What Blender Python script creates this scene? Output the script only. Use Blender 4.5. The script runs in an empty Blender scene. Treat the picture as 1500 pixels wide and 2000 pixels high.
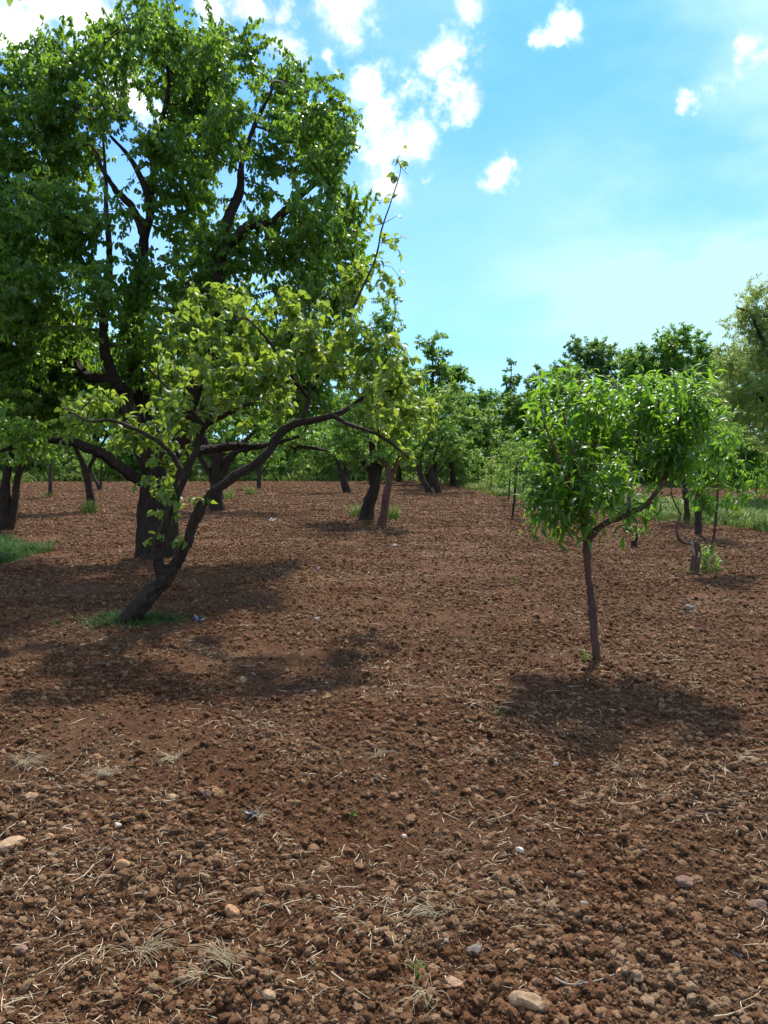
import bpy, bmesh, math, random
import numpy as np
from mathutils import Vector, Matrix

R = math.radians
SC = bpy.context.scene
COL = SC.collection

# ------------------------------------------------------------------ camera
F, PITCH, EYE = 1504.0, math.atan(100 / 1504.0), 1.6
cam_d = bpy.data.cameras.new('camera')
cam_d.sensor_fit = 'VERTICAL'
cam_d.sensor_height = 36.0
cam_d.lens = 36.0 * F / 2000.0
cam_d.clip_start, cam_d.clip_end = 0.05, 3000
cam = bpy.data.objects.new('camera', cam_d)
COL.objects.link(cam)
cam.location = (0, 0, EYE)
cam.rotation_euler = (math.pi / 2 - PITCH, 0, 0)
SC.camera = cam
CP, SP = math.cos(PITCH), math.sin(PITCH)


def ray(px, py):
    a, b = (px - 750) / F, (1000 - py) / F
    return np.array([a, CP + SP * b, -SP + CP * b])


def P(px, py, Y):
    """a point of the place seen in direction (px, py), Y metres in front"""
    d = ray(px, py)
    return d * (Y / d[1]) + np.array([0, 0, EYE])


def G(px, py):
    """a point on the level ground"""
    d = ray(px, py)
    t = EYE / -d[2]
    return np.array([d[0] * t, d[1] * t, 0.0])


# ------------------------------------------------------------------ light
SUN_EL, SUN_AZ = 54.0, 16.0          # azimuth measured from +Y towards +X
SUN_STRENGTH, SKY_STRENGTH, EXPOSURE = 2.6, 0.14, 1.6
SKY_TINT = (0.118, 0.335, 0.69)
SC.cycles.diffuse_bounces = 7
SC.cycles.max_bounces = 14

sv = SC.view_settings
sv.view_transform, sv.look, sv.exposure, sv.gamma = 'Standard', 'None', EXPOSURE, 1.0
sv.use_curve_mapping = False


def new_nodes(idblock):
    nt = idblock.node_tree
    nt.nodes.clear()
    return nt, nt.nodes, nt.links


world = bpy.data.worlds.new('World')
SC.world = world
world.use_nodes = True


def build_world():
    nt, N, L = new_nodes(world)
    out = N.new('ShaderNodeOutputWorld')
    bg = N.new('ShaderNodeBackground')
    bg.inputs['Strength'].default_value = SKY_STRENGTH
    L.new(bg.outputs[0], out.inputs[0])
    sky = N.new('ShaderNodeTexSky')
    sky.sky_type = 'NISHITA'
    sky.sun_disc = False
    sky.sun_elevation = R(SUN_EL)
    sky.sun_rotation = R(SUN_AZ)
    sky.air_density, sky.dust_density, sky.ozone_density = 1.0, 0.6, 1.6
    tint = N.new('ShaderNodeMix')
    tint.data_type, tint.blend_type = 'RGBA', 'MULTIPLY'
    tint.inputs[0].default_value = 1
    L.new(sky.outputs[0], tint.inputs[6])
    tint.inputs[7].default_value = (*SKY_TINT, 1)

    tc = N.new('ShaderNodeTexCoord')
    D = tc.outputs['Generated']

    def math_(op, a, b=None, c=None, clamp=False):
        n = N.new('ShaderNodeMath')
        n.operation = op
        n.use_clamp = clamp
        for i, v in enumerate((a, b, c)):
            if v is None:
                continue
            if isinstance(v, (int, float)):
                n.inputs[i].default_value = v
            else:
                L.new(v, n.inputs[i])
        return n.outputs[0]

    def vmath(op, a, b, out='Vector'):
        n = N.new('ShaderNodeVectorMath')
        n.operation = op
        for i, v in enumerate((a, b)):
            if v is None:
                continue
            if isinstance(v, (tuple, list, np.ndarray)):
                n.inputs[i].default_value = tuple(v)
            else:
                L.new(v, n.inputs[i])
        return n.outputs[out]

    def noise(scale, detail=6, rough=0.6, vec=D):
        n = N.new('ShaderNodeTexNoise')
        n.inputs['Scale'].default_value = scale
        n.inputs['Detail'].default_value = detail
        n.inputs['Roughness'].default_value = rough
        L.new(vec, n.inputs['Vector'])
        return n

    def smooth(x, lo, hi):
        n = N.new('ShaderNodeMapRange')
        n.interpolation_type = 'SMOOTHSTEP'
        L.new(x, n.inputs[0])
        n.inputs[1].default_value, n.inputs[2].default_value = lo, hi
        return n.outputs[0]

    warp = noise(9.0, 5, 0.65)
    wv = vmath('SUBTRACT', warp.outputs['Color'], (0.5, 0.5, 0.5))
    ws = N.new('ShaderNodeVectorMath')
    ws.operation = 'SCALE'
    L.new(wv, ws.inputs[0])
    ws.inputs['Scale'].default_value = 0.11
    DW = vmath('ADD', D, ws.outputs[0])

    # (direction, angular radius in photo pixels): each small cumulus shred of the photo at its place in the sky
    puffs = [(90, 15, 120), (170, 45, 85), (20, 40, 70), (420, 15, 60), (400, 75, 40), (500, 8, 45), (566, 22, 34),
             (570, 108, 46), (640, 118, 24), (690, 5, 62), (705, 45, 30), (745, 205, 62), (770, 250, 60), (735, 270, 58),
             (745, 320, 42), (760, 360, 42), (728, 352, 18), (815, 232, 18), (845, 110, 42), (868, 125, 26),
             (870, 205, 34), (905, 225, 30), (895, 15, 30), (935, 137, 22), (1105, 35, 44), (1060, 65, 34), (1135, 42, 20),
             (1090, 92, 16), (1362, 172, 22), (1345, 198, 12), (1432, 152, 26), (1490, 116, 30), (980, 340, 30), (1002, 332, 18),
             (838, 355, 18), (792, 160, 14), (943, 68, 14), (250, 190, 55), (290, 225, 45)]
    tot = None
    for px, py, r in puffs:
        d = ray(px, py)
        ln = np.linalg.norm(d)
        c = d / ln
        rr = r / F / ln
        dist = vmath('DISTANCE', DW, c, 'Value')
        m = math_('MULTIPLY_ADD', dist, -1.0 / rr, 1.62)
        tot = m if tot is None else math_('MAXIMUM', tot, m)
    # denser cloud over the unseen rest of the sky, thickened for softer fill light
    other = noise(2.6, 4, 0.55)
    om = smooth(vmath('DOT_PRODUCT', D, (0.0, 0.93, 0.37), 'Value'), 0.80, 0.66)
    oz = N.new('ShaderNodeSeparateXYZ')
    L.new(D, oz.inputs[0])
    oth = math_('MULTIPLY', math_('MULTIPLY', smooth(other.outputs[0], 0.42, 0.60), om), smooth(oz.outputs[2], 0.0, 0.2))
    tot = math_('MAXIMUM', tot, math_('MULTIPLY_ADD', oth, 2.4, -0.9))
    fine = noise(17.0, 10, 0.66)
    dens = math_('ADD', tot, math_('MULTIPLY_ADD', fine.outputs[0], 4.2, -2.2))
    dens = math_('POWER', smooth(dens, -0.1, 1.6), 1.9)
    # thin veil of cirrus
    mp = N.new('ShaderNodeMapping')
    mp.inputs['Rotation'].default_value = (0, R(28), R(10))
    mp.inputs['Scale'].default_value = (1.2, 1.0, 2.6)
    L.new(D, mp.inputs[0])
    veil = noise(2.3, 7, 0.55, mp.outputs[0])
    v = smooth(veil.outputs[0], 0.34, 0.78)
    low = smooth(oz.outputs[2], 0.55, 0.12)
    v = math_('MAXIMUM', math_('MULTIPLY', v, 0.5), math_('MULTIPLY', low, math_('MULTIPLY_ADD', v, 0.5, 0.5)))
    # the veil of high cloud thickens to the right
    side = smooth(vmath('DOT_PRODUCT', D, (0.93, 0.35, -0.10), 'Value'), 0.38, 0.68)
    v = math_('MULTIPLY_ADD', math_('MULTIPLY', side, smooth(veil.outputs[0], 0.30, 0.66)), 0.95, v)
    v = math_('MULTIPLY', v, 1.0, None, True)
    mv = N.new('ShaderNodeMix')
    mv.data_type = 'RGBA'
    L.new(v, mv.inputs[0])
    L.new(tint.outputs[2], mv.inputs[6])
    mv.inputs[7].default_value = (1.6, 2.5, 2.85, 1)
    mc = N.new('ShaderNodeMix')
    mc.data_type = 'RGBA'
    L.new(dens, mc.inputs[0])
    L.new(mv.outputs[2], mc.inputs[6])
    shade = noise(7.0, 6, 0.6)
    cc = N.new('ShaderNodeMix')
    cc.data_type = 'RGBA'
    L.new(smooth(shade.outputs[0], 0.35, 0.65), cc.inputs[0])
    cc.inputs[6].default_value = (2.6, 2.75, 2.95, 1)
    cc.inputs[7].default_value = (5.6, 5.6, 5.5, 1)
    L.new(cc.outputs[2], mc.inputs[7])
    L.new(mc.outputs[2], bg.inputs[0])


build_world()

sun_d = bpy.data.lights.new('sun', 'SUN')
sun_d.energy = SUN_STRENGTH
sun_d.angle = R(3.0)
sun_d.color = (1.0, 0.94, 0.84)
sun = bpy.data.objects.new('sun', sun_d)
COL.objects.link(sun)
sdir = Vector((math.sin(R(SUN_AZ)) * math.cos(R(SUN_EL)), math.cos(R(SUN_AZ)) * math.cos(R(SUN_EL)), math.sin(R(SUN_EL))))
sun.rotation_euler = sdir.to_track_quat('Z', 'Y').to_euler()
sun.location = (4, 20, 30)


# ------------------------------------------------------------------ noise in numpy
def _hash(ix, iy, seed):
    h = (ix.astype(np.int64) * 374761393 + iy.astype(np.int64) * 668265263 + seed * 974634541) & 0xFFFFFFFF
    h = ((h ^ (h >> 13)) * 1274126177) & 0xFFFFFFFF
    h = ((h ^ (h >> 16)) * 2246822519) & 0xFFFFFFFF
    h ^= h >> 15
    return (h & 0xFFFFFF) / float(0xFFFFFF)


def vnoise(x, y, seed=0):
    ix, iy = np.floor(x), np.floor(y)
    fx, fy = x - ix, y - iy
    fx = fx * fx * fx * (fx * (fx * 6 - 15) + 10)
    fy = fy * fy * fy * (fy * (fy * 6 - 15) + 10)
    a, b = _hash(ix, iy, seed), _hash(ix + 1, iy, seed)
    c, d = _hash(ix, iy + 1, seed), _hash(ix + 1, iy + 1, seed)
    return (a + (b - a) * fx) * (1 - fy) + (c + (d - c) * fx) * fy - 0.5


def worley(x, y, seed=0):
    ix, iy = np.floor(x), np.floor(y)
    best = np.full(x.shape, 9.0)
    for dx in (-1, 0, 1):
        for dy in (-1, 0, 1):
            cx, cy = ix + dx, iy + dy
            qx = cx + _hash(cx, cy, seed)
            qy = cy + _hash(cx, cy, seed + 7)
            best = np.minimum(best, (qx - x) ** 2 + (qy - y) ** 2)
    return np.sqrt(best)


FIELD_EDGE = [(-60, 62), (3.5, 60), (4.6, 48), (5.6, 34), (6.6, 24), (7.4, 20), (8.3, 16.0), (9.3, 10.0), (10.0, 3.0), (10, -40)]
FE = np.array(FIELD_EDGE)


def grass_mask(x, y):
    """1 where grass grows instead of tilled soil"""
    x = np.asarray(x, float)
    y = np.asarray(y, float)
    w = vnoise(x * 0.9, y * 0.5, 31) * 1.5 + vnoise(x * 3, y * 2, 32) * 0.9 + vnoise(x * 9, y * 7, 33) * 0.7
    ex = np.interp(y, FE[::-1, 1], FE[::-1, 0])
    right = np.clip((x - ex + w) / 0.8, 0, 1)
    # the strip of grass to the right ends where another ploughed plot begins
    plot = np.clip((x - 9.5 - 0.12 * (y - 26)) / 1.0, 0, 1) * np.clip((y - 27 + w) / 1.0, 0, 1) * np.clip((46 - y) / 1.0, 0, 1)
    right = right * (1 - plot)
    far = np.clip((y - 61 + w) / 1.2, 0, 1)
    back = np.clip((-y - 12) / 2, 0, 1)
    left = np.clip((-x - 26) / 2, 0, 1)
    patch = 0
    for cx, cy, rx, ry in PATCHES:
        q = ((x - cx) / rx) ** 2 + ((y - cy) / ry) ** 2 + w * 0.5
        patch = np.maximum(patch, np.clip((1.15 - q) / 0.4, 0, 1))
    return np.maximum.reduce([right, far, back, left, patch])


LPB = G(250, 1218)                      # foot of the leaning tree
PATCHES = [(-6.75, 12.9, 0.75, 1.9), (-7.8, 13.6, 1.0, 2.0)]


def height(x, y, step=None):
    x = np.asarray(x, float)
    y = np.asarray(y, float)
    s = np.full(x.shape, 0.005) if step is None else step
    soil = 1 - 0.75 * grass_mask(x, y)
    z = 0.05 * vnoise(x * 0.22, y * 0.22, 1) + 0.045 * vnoise(x * 0.9, y * 0.9, 2)
    z = z + 0.035 * vnoise(x * 2.6 + 0.4 * y, y * 2.6, 3) * soil
    w2 = np.clip(1 - s / 0.10, 0, 1)
    z = z + soil * w2 * (0.034 * (0.55 - worley(x * 8.0 + vnoise(x * 9, y * 9, 8), y * 8.0, 4)))
    w3 = np.clip(1 - s / 0.045, 0, 1)
    z = z + soil * w3 * (0.018 * (0.5 - worley(x * 19.0 + 0.6 * vnoise(x * 25, y * 25, 9), y * 19.0, 5)) + 0.010 * vnoise(x * 34, y * 34, 6))
    z = z + soil * np.clip(1 - s / 0.08, 0, 1) * 0.022 * vnoise(x * 13, y * 13, 11)
    return z


def hz(x, y):
    return float(height(np.array([x]), np.array([y]))[0])


def GP(px, py, sink=0.0):
    g = G(px, py)
    for _ in range(3):
        z = hz(g[0], g[1])
        d = ray(px, py)
        t = (EYE - z) / -d[2]
        g = np.array([d[0] * t, d[1] * t, z])
    g[2] -= sink
    return g


# ------------------------------------------------------------------ materials
def mat_base(name):
    m = bpy.data.materials.new(name)
    m.use_nodes = True
    nt, N, L = new_nodes(m)
    out = N.new('ShaderNodeOutputMaterial')
    return m, N, L, out


def ramp(N, stops):
    r = N.new('ShaderNodeValToRGB')
    el = r.color_ramp.elements
    while len(el) < len(stops):
        el.new(0.5)
    for e, (p, c) in zip(el, stops):
        e.position = p
        e.color = (*c, 1)
    return r


def leaf_material(name, dark, light, trans, trans_mix=0.42, rough=0.42, young=None):
    m, N, L, out = mat_base(name)
    at = N.new('ShaderNodeAttribute')
    at.attribute_name = 'luv'
    sep = N.new('ShaderNodeSeparateXYZ')
    L.new(at.outputs['Vector'], sep.inputs[0])
    oi = N.new('ShaderNodeObjectInfo')
    add = N.new('ShaderNodeMath')
    add.operation = 'MULTIPLY_ADD'
    L.new(oi.outputs['Random'], add.inputs[0])
    add.inputs[1].default_value = 0.35
    sub = N.new('ShaderNodeMath')
    sub.operation = 'SUBTRACT'
    L.new(sep.outputs[2], sub.inputs[0])
    sub.inputs[1].default_value = 0.17
    L.new(sub.outputs[0], add.inputs[2])
    stops = [(0.0, dark), (0.75, light)]
    if young:
        stops += [(1.0, young)]
    rp = ramp(N, stops)
    L.new(add.outputs[0], rp.inputs[0])
    # midrib
    ab = N.new('ShaderNodeMath')
    ab.operation = 'ABSOLUTE'
    L.new(sep.outputs[0], ab.inputs[0])
    mr = N.new('ShaderNodeMapRange')
    L.new(ab.outputs[0], mr.inputs[0])
    mr.inputs[1].default_value, mr.inputs[2].default_value = 0.16, 0.02
    mr.inputs[3].default_value, mr.inputs[4].default_value = 0.0, 0.35
    mid = N.new('ShaderNodeMix')
    mid.data_type = 'RGBA'
    L.new(mr.outputs[0], mid.inputs[0])
    L.new(rp.outputs[0], mid.inputs[6])
    mid.inputs[7].default_value = (light[0] * 1.6 + .02, light[1] * 1.5 + .02, light[2] * 1.6 + .01, 1)
    bs = N.new('ShaderNodeBsdfPrincipled')
    L.new(mid.outputs[2], bs.inputs['Base Color'])
    bs.inputs['Roughness'].default_value = rough
    bs.inputs['Specular IOR Level'].default_value = 0.45
    tr = N.new('ShaderNodeBsdfTranslucent')
    tm = N.new('ShaderNodeMix')
    tm.data_type, tm.blend_type = 'RGBA', 'MIX'
    tm.inputs[0].default_value = 0.75
    L.new(rp.outputs[0], tm.inputs[6])
    tm.inputs[7].default_value = (*trans, 1)
    L.new(tm.outputs[2], tr.inputs[0])
    mx = N.new('ShaderNodeMixShader')
    mx.inputs[0].default_value = trans_mix
    L.new(bs.outputs[0], mx.inputs[1])
    L.new(tr.outputs[0], mx.inputs[2])
    L.new(mx.outputs[0], out.inputs[0])
    return m


def bark_material(name, c0, c1, scale=14.0, bump=0.6):
    m, N, L, out = mat_base(name)
    tc = N.new('ShaderNodeTexCoord')
    mp = N.new('ShaderNodeMapping')
    mp.inputs['Scale'].default_value = (1, 1, 0.28)
    L.new(tc.outputs['Object'], mp.inputs[0])
    n = N.new('ShaderNodeTexNoise')
    n.inputs['Scale'].default_value = scale
    n.inputs['Detail'].default_value = 8
    n.inputs['Roughness'].default_value = 0.65
    L.new(mp.outputs[0], n.inputs['Vector'])
    n2 = N.new('ShaderNodeTexNoise')
    n2.inputs['Scale'].default_value = 2.5
    n2.inputs['Detail'].default_value = 4
    L.new(tc.outputs['Object'], n2.inputs['Vector'])
    av = N.new('ShaderNodeMath')
    av.operation = 'MULTIPLY_ADD'
    L.new(n2.outputs[0], av.inputs[0])
    av.inputs[1].default_value = 0.6
    hm = N.new('ShaderNodeMath')
    hm.operation = 'MULTIPLY_ADD'
    L.new(n.outputs[0], hm.inputs[0])
    hm.inputs[1].default_value, hm.inputs[2].default_value = 1.2, -0.4
    L.new(hm.outputs[0], av.inputs[2])
    rp = ramp(N, [(0.2, c0), (0.85, c1)])
    L.new(av.outputs[0], rp.inputs[0])
    bs = N.new('ShaderNodeBsdfPrincipled')
    L.new(rp.outputs[0], bs.inputs['Base Color'])
    bs.inputs['Roughness'].default_value = 0.9
    bs.inputs['Specular IOR Level'].default_value = 0.2
    bp = N.new('ShaderNodeBump')
    bp.inputs['Strength'].default_value = bump
    bp.inputs['Distance'].default_value = 0.03
    L.new(n.outputs[0], bp.inputs['Height'])
    L.new(bp.outputs[0], bs.inputs['Normal'])
    L.new(bs.outputs[0], out.inputs[0])
    return m


DRY_SPOTS = [(G(1320, 1930), 0.27), (G(1250, 1890), 0.17), (G(1420, 1970), 0.24), (G(820, 1800), 0.18), (G(1050, 1780), 0.2)]


def soil_colour(N, L, tone, dark=(0.058, 0.023, 0.010), mid=(0.205, 0.092, 0.040), pale=(0.42, 0.240, 0.125)):
    """reddish brown soil; `tone` is a 0..1 socket; dries out to grey-buff in patches"""
    geo = N.new('ShaderNodeNewGeometry')
    rp = ramp(N, [(0.0, dark), (0.55, mid), (1.0, pale)])
    L.new(tone, rp.inputs[0])
    n = N.new('ShaderNodeTexNoise')
    n.inputs['Scale'].default_value = 0.9
    n.inputs['Detail'].default_value = 5
    n.inputs['Roughness'].default_value = 0.6
    L.new(geo.outputs['Position'], n.inputs['Vector'])
    mr = N.new('ShaderNodeMapRange')
    L.new(n.outputs[0], mr.inputs[0])
    mr.inputs[1].default_value, mr.inputs[2].default_value = 0.40, 0.64
    mr.inputs[3].default_value, mr.inputs[4].default_value = 0.05, 0.75
    fac = mr.outputs[0]
    for c, r in DRY_SPOTS:
        d = N.new('ShaderNodeVectorMath')
        d.operation = 'DISTANCE'
        L.new(geo.outputs['Position'], d.inputs[0])
        d.inputs[1].default_value = tuple(c)
        q = N.new('ShaderNodeMapRange')
        q.interpolation_type = 'SMOOTHSTEP'
        L.new(d.outputs['Value'], q.inputs[0])
        q.inputs[1].default_value, q.inputs[2].default_value = r * 1.3, r * 0.3
        q.inputs[4].default_value = 0.95
        mxm = N.new('ShaderNodeMath')
        mxm.operation = 'MAXIMUM'
        L.new(fac, mxm.inputs[0])
        L.new(q.outputs[0], mxm.inputs[1])
        fac = mxm.outputs[0]
    dry = ramp(N, [(0.0, (0.085, 0.042, 0.021)), (0.55, (0.25, 0.138, 0.070)), (1.0, (0.46, 0.31, 0.185))])
    L.new(tone, dry.inputs[0])
    mx = N.new('ShaderNodeMix')
    mx.data_type = 'RGBA'
    L.new(fac, mx.inputs[0])
    L.new(rp.outputs[0], mx.inputs[6])
    L.new(dry.outputs[0], mx.inputs[7])
    return mx.outputs[2]


def ground_material():
    m, N, L, out = mat_base('tilled_soil')
    geo = N.new('ShaderNodeNewGeometry')

    def nz(scale, detail, rough=0.6):
        n = N.new('ShaderNodeTexNoise')
        n.inputs['Scale'].default_value = scale
        n.inputs['Detail'].default_value = detail
        n.inputs['Roughness'].default_value = rough
        L.new(geo.outputs['Position'], n.inputs['Vector'])
        return n.outputs[0]
    a, b = nz(22, 8, 0.72), nz(3.0, 5)
    t = N.new('ShaderNodeMath')
    t.operation = 'MULTIPLY_ADD'
    L.new(a, t.inputs[0])
    t.inputs[1].default_value = 1.3
    t2 = N.new('ShaderNodeMath')
    t2.operation = 'MULTIPLY_ADD'
    L.new(b, t2.inputs[0])
    t2.inputs[1].default_value, t2.inputs[2].default_value = 0.5, -0.70  # sheet toned darker than the clods: shade between them put into its colour
    L.new(t2.outputs[0], t.inputs[2])
    soil = soil_colour(N, L, t.outputs[0])
    ga = N.new('ShaderNodeAttribute')
    ga.attribute_name = 'grass'
    gr = ramp(N, [(0.25, (0.035, 0.055, 0.012)), (0.6, (0.09, 0.13, 0.025)), (0.9, (0.17, 0.15, 0.06))])
    L.new(a, gr.inputs[0])
    mx = N.new('ShaderNodeMix')
    mx.data_type = 'RGBA'
    L.new(ga.outputs['Fac'], mx.inputs[0])
    L.new(soil, mx.inputs[6])
    L.new(gr.outputs[0], mx.inputs[7])
    bs = N.new('ShaderNodeBsdfPrincipled')
    L.new(mx.outputs[2], bs.inputs['Base Color'])
    bs.inputs['Roughness'].default_value = 0.95
    bs.inputs['Specular IOR Level'].default_value = 0.1
    bp = N.new('ShaderNodeBump')
    bp.inputs['Strength'].default_value = 0.9
    bp.inputs['Distance'].default_value = 0.06
    L.new(nz(40, 9, 0.75), bp.inputs['Height'])
    L.new(bp.outputs[0], bs.inputs['Normal'])
    L.new(bs.outputs[0], out.inputs[0])
    return m


def clod_material():
    m, N, L, out = mat_base('soil_clod')
    oi = N.new('ShaderNodeObjectInfo')
    tc = N.new('ShaderNodeTexCoord')
    n = N.new('ShaderNodeTexNoise')
    n.inputs['Scale'].default_value = 2.2
    n.inputs['Detail'].default_value = 6
    n.inputs['Roughness'].default_value = 0.7
    L.new(tc.outputs['Object'], n.inputs['Vector'])
    t = N.new('ShaderNodeMath')
    t.operation = 'MULTIPLY_ADD'
    L.new(n.outputs[0], t.inputs[0])
    t.inputs[1].default_value = 0.7
    q = N.new('ShaderNodeMath')
    q.operation = 'MULTIPLY_ADD'
    L.new(oi.outputs['Random'], q.inputs[0])
    q.inputs[1].default_value, q.inputs[2].default_value = 0.75, -0.14
    L.new(q.outputs[0], t.inputs[2])
    col = soil_colour(N, L, t.outputs[0])
    # one in twenty is a crumb of pale limestone
    gt = N.new('ShaderNodeMapRange')
    L.new(oi.outputs['Random'], gt.inputs[0])
    gt.inputs[1].default_value, gt.inputs[2].default_value = 0.955, 0.965
    mx = N.new('ShaderNodeMix')
    mx.data_type = 'RGBA'
    L.new(gt.outputs[0], mx.inputs[0])
    L.new(col, mx.inputs[6])
    st = ramp(N, [(0.3, (0.22, 0.12, 0.06)), (0.7, (0.42, 0.28, 0.15))])
    L.new(n.outputs[0], st.inputs[0])
    L.new(st.outputs[0], mx.inputs[7])
    bs = N.new('ShaderNodeBsdfPrincipled')
    L.new(mx.outputs[2], bs.inputs['Base Color'])
    bs.inputs['Roughness'].default_value = 0.95
    bs.inputs['Specular IOR Level'].default_value = 0.12
    bp = N.new('ShaderNodeBump')
    bp.inputs['Strength'].default_value = 0.7
    bp.inputs['Distance'].default_value = 0.15
    n3 = N.new('ShaderNodeTexNoise')
    n3.inputs['Scale'].default_value = 6
    n3.inputs['Detail'].default_value = 5
    L.new(tc.outputs['Object'], n3.inputs['Vector'])
    L.new(n3.outputs[0], bp.inputs['Height'])
    L.new(bp.outputs[0], bs.inputs['Normal'])
    L.new(bs.outputs[0], out.inputs[0])
    return m


def simple_material(name, c0, c1, scale=20, rough=0.8, trans=None, bump=0.3, spec=0.3):
    m, N, L, out = mat_base(name)
    tc = N.new('ShaderNodeTexCoord')
    n = N.new('ShaderNodeTexNoise')
    n.inputs['Scale'].default_value = scale
    n.inputs['Detail'].default_value = 6
    n.inputs['Roughness'].default_value = 0.65
    L.new(tc.outputs['Object'], n.inputs['Vector'])
    at = N.new('ShaderNodeAttribute')
    at.attribute_name = 'tone'
    t = N.new('ShaderNodeMath')
    t.operation = 'ADD'
    L.new(n.outputs[0], t.inputs[0])
    L.new(at.outputs['Fac'], t.inputs[1])
    rp = ramp(N, [(0.3, c0), (0.75, c1)])
    L.new(t.outputs[0], rp.inputs[0])
    bs = N.new('ShaderNodeBsdfPrincipled')
    L.new(rp.outputs[0], bs.inputs['Base Color'])
    bs.inputs['Roughness'].default_value = rough
    bs.inputs['Specular IOR Level'].default_value = spec
    if bump:
        bp = N.new('ShaderNodeBump')
        bp.inputs['Strength'].default_value = bump
        bp.inputs['Distance'].default_value = 0.01
        L.new(n.outputs[0], bp.inputs['Height'])
        L.new(bp.outputs[0], bs.inputs['Normal'])
    if trans:
        tr = N.new('ShaderNodeBsdfTranslucent')
        L.new(rp.outputs[0], tr.inputs[0])
        mx = N.new('ShaderNodeMixShader')
        mx.inputs[0].default_value = trans
        L.new(bs.outputs[0], mx.inputs[1])
        L.new(tr.outputs[0], mx.inputs[2])
        L.new(mx.outputs[0], out.inputs[0])
    else:
        L.new(bs.outputs[0], out.inputs[0])
    return m


M = {}
M['ground'] = ground_material()
M['clod'] = clod_material()
M['pear_leaf'] = leaf_material('pear_leaf', (0.036, 0.090, 0.014), (0.105, 0.205, 0.034), (0.30, 0.50, 0.035), 0.52, 0.36)
M['young_leaf'] = leaf_material('young_pear_leaf', (0.065, 0.125, 0.022), (0.135, 0.225, 0.038), (0.38, 0.50, 0.04), 0.50, 0.45, (0.28, 0.24, 0.04))
M['peach_leaf'] = leaf_material('peach_leaf', (0.018, 0.058, 0.010), (0.085, 0.205, 0.022), (0.28, 0.52, 0.025), 0.50, 0.42, (0.20, 0.26, 0.025))
M['orchard_leaf'] = leaf_material('orchard_leaf', (0.045, 0.11, 0.018), (0.10, 0.20, 0.03), (0.28, 0.48, 0.04), 0.50, 0.45)
M['bright_leaf'] = leaf_material('bright_leaf', (0.07, 0.15, 0.025), (0.14, 0.25, 0.04), (0.30, 0.46, 0.05), 0.48, 0.5)
M['dark_leaf'] = leaf_material('dark_leaf', (0.034, 0.080, 0.026), (0.075, 0.150, 0.040), (0.20, 0.36, 0.05), 0.48, 0.5)
M['grey_leaf'] = leaf_material('willow_leaf', (0.11, 0.165, 0.042), (0.19, 0.255, 0.07), (0.42, 0.52, 0.09), 0.54, 0.5)
M['bark'] = bark_material('pear_bark', (0.010, 0.007, 0.005), (0.060, 0.040, 0.028), 22, 1.0)
M['grey_bark'] = bark_material('grey_bark', (0.013, 0.009, 0.007), (0.078, 0.055, 0.040), 28, 1.0)
M['peach_bark'] = bark_material('peach_bark', (0.045, 0.023, 0.016), (0.155, 0.085, 0.06), 30, 0.4)
M['twig'] = bark_material('twig_bark', (0.035, 0.026, 0.02), (0.10, 0.07, 0.05), 30, 0.2)
M['bare_wood'] = simple_material('weathered_wood', (0.13, 0.10, 0.08), (0.46, 0.40, 0.33), 24, 0.8)
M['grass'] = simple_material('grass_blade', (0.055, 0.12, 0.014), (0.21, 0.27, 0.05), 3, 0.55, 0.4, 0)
M['dark_grass'] = simple_material('shade_painted_grass', (0.035, 0.085, 0.014), (0.085, 0.165, 0.03), 3, 0.55, 0.4, 0)  # darker copy of the grass green, shade put into its colour
M['straw'] = simple_material('straw', (0.30, 0.215, 0.115), (0.66, 0.55, 0.36), 5, 0.7, 0.2, 0)
M['dry_stick'] = simple_material('dry_stick', (0.12, 0.085, 0.06), (0.34, 0.27, 0.2), 30, 0.85)
M['post'] = simple_material('post_metal', (0.03, 0.028, 0.026), (0.08, 0.07, 0.06), 20, 0.6)


# ------------------------------------------------------------------ mesh + object helpers
def mesh_tris(name, verts, faces, mat, attrs=None, smooth=True):
    """numpy verts (n,3), faces (m,3) or list of arrays with equal rows -> Mesh"""
    me = bpy.data.meshes.new(name)
    verts = np.ascontiguousarray(verts, np.float32)
    groups = faces if isinstance(faces, list) else [faces]
    groups = [np.asarray(g, np.int32) for g in groups if len(g)]
    me.vertices.add(len(verts))
    me.vertices.foreach_set('co', verts.ravel())
    nl = sum(g.size for g in groups)
    npoly = sum(len(g) for g in groups)
    me.loops.add(nl)
    me.loops.foreach_set('vertex_index', np.concatenate([g.ravel() for g in groups]))
    tot = np.concatenate([np.full(len(g), g.shape[1], np.int32) for g in groups])
    start = np.concatenate([[0], np.cumsum(tot)[:-1]]).astype(np.int32)
    me.polygons.add(npoly)
    me.polygons.foreach_set('loop_start', start)
    me.polygons.foreach_set('use_smooth', np.full(npoly, smooth, bool))
    for k, v in (attrs or {}).items():
        v = np.ascontiguousarray(v, np.float32)
        if v.ndim == 2:
            a = me.attributes.new(k, 'FLOAT_VECTOR', 'POINT')
            a.data.foreach_set('vector', v.ravel())
        else:
            a = me.attributes.new(k, 'FLOAT', 'POINT')
            a.data.foreach_set('value', v)
    me.materials.append(mat)
    me.update(calc_edges=True)
    return me


def link(name, me, parent=None, loc=None):
    o = bpy.data.objects.new(name, me)
    COL.objects.link(o)
    if parent is not None:
        o.parent = parent
    if loc is not None:
        o.location = loc
    return o


def tag(o, label=None, cat=None, group=None, kind=None):
    if label:
        o['label'] = label
    if cat:
        o['category'] = cat
    if group:
        o['group'] = group
    if kind:
        o['kind'] = kind
    return o


def thing(name, loc, label, cat, group=None):
    o = bpy.data.objects.new(name, None)
    o.empty_display_size = 0.2
    COL.objects.link(o)
    o.location = loc
    return tag(o, label, cat, group)


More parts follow.
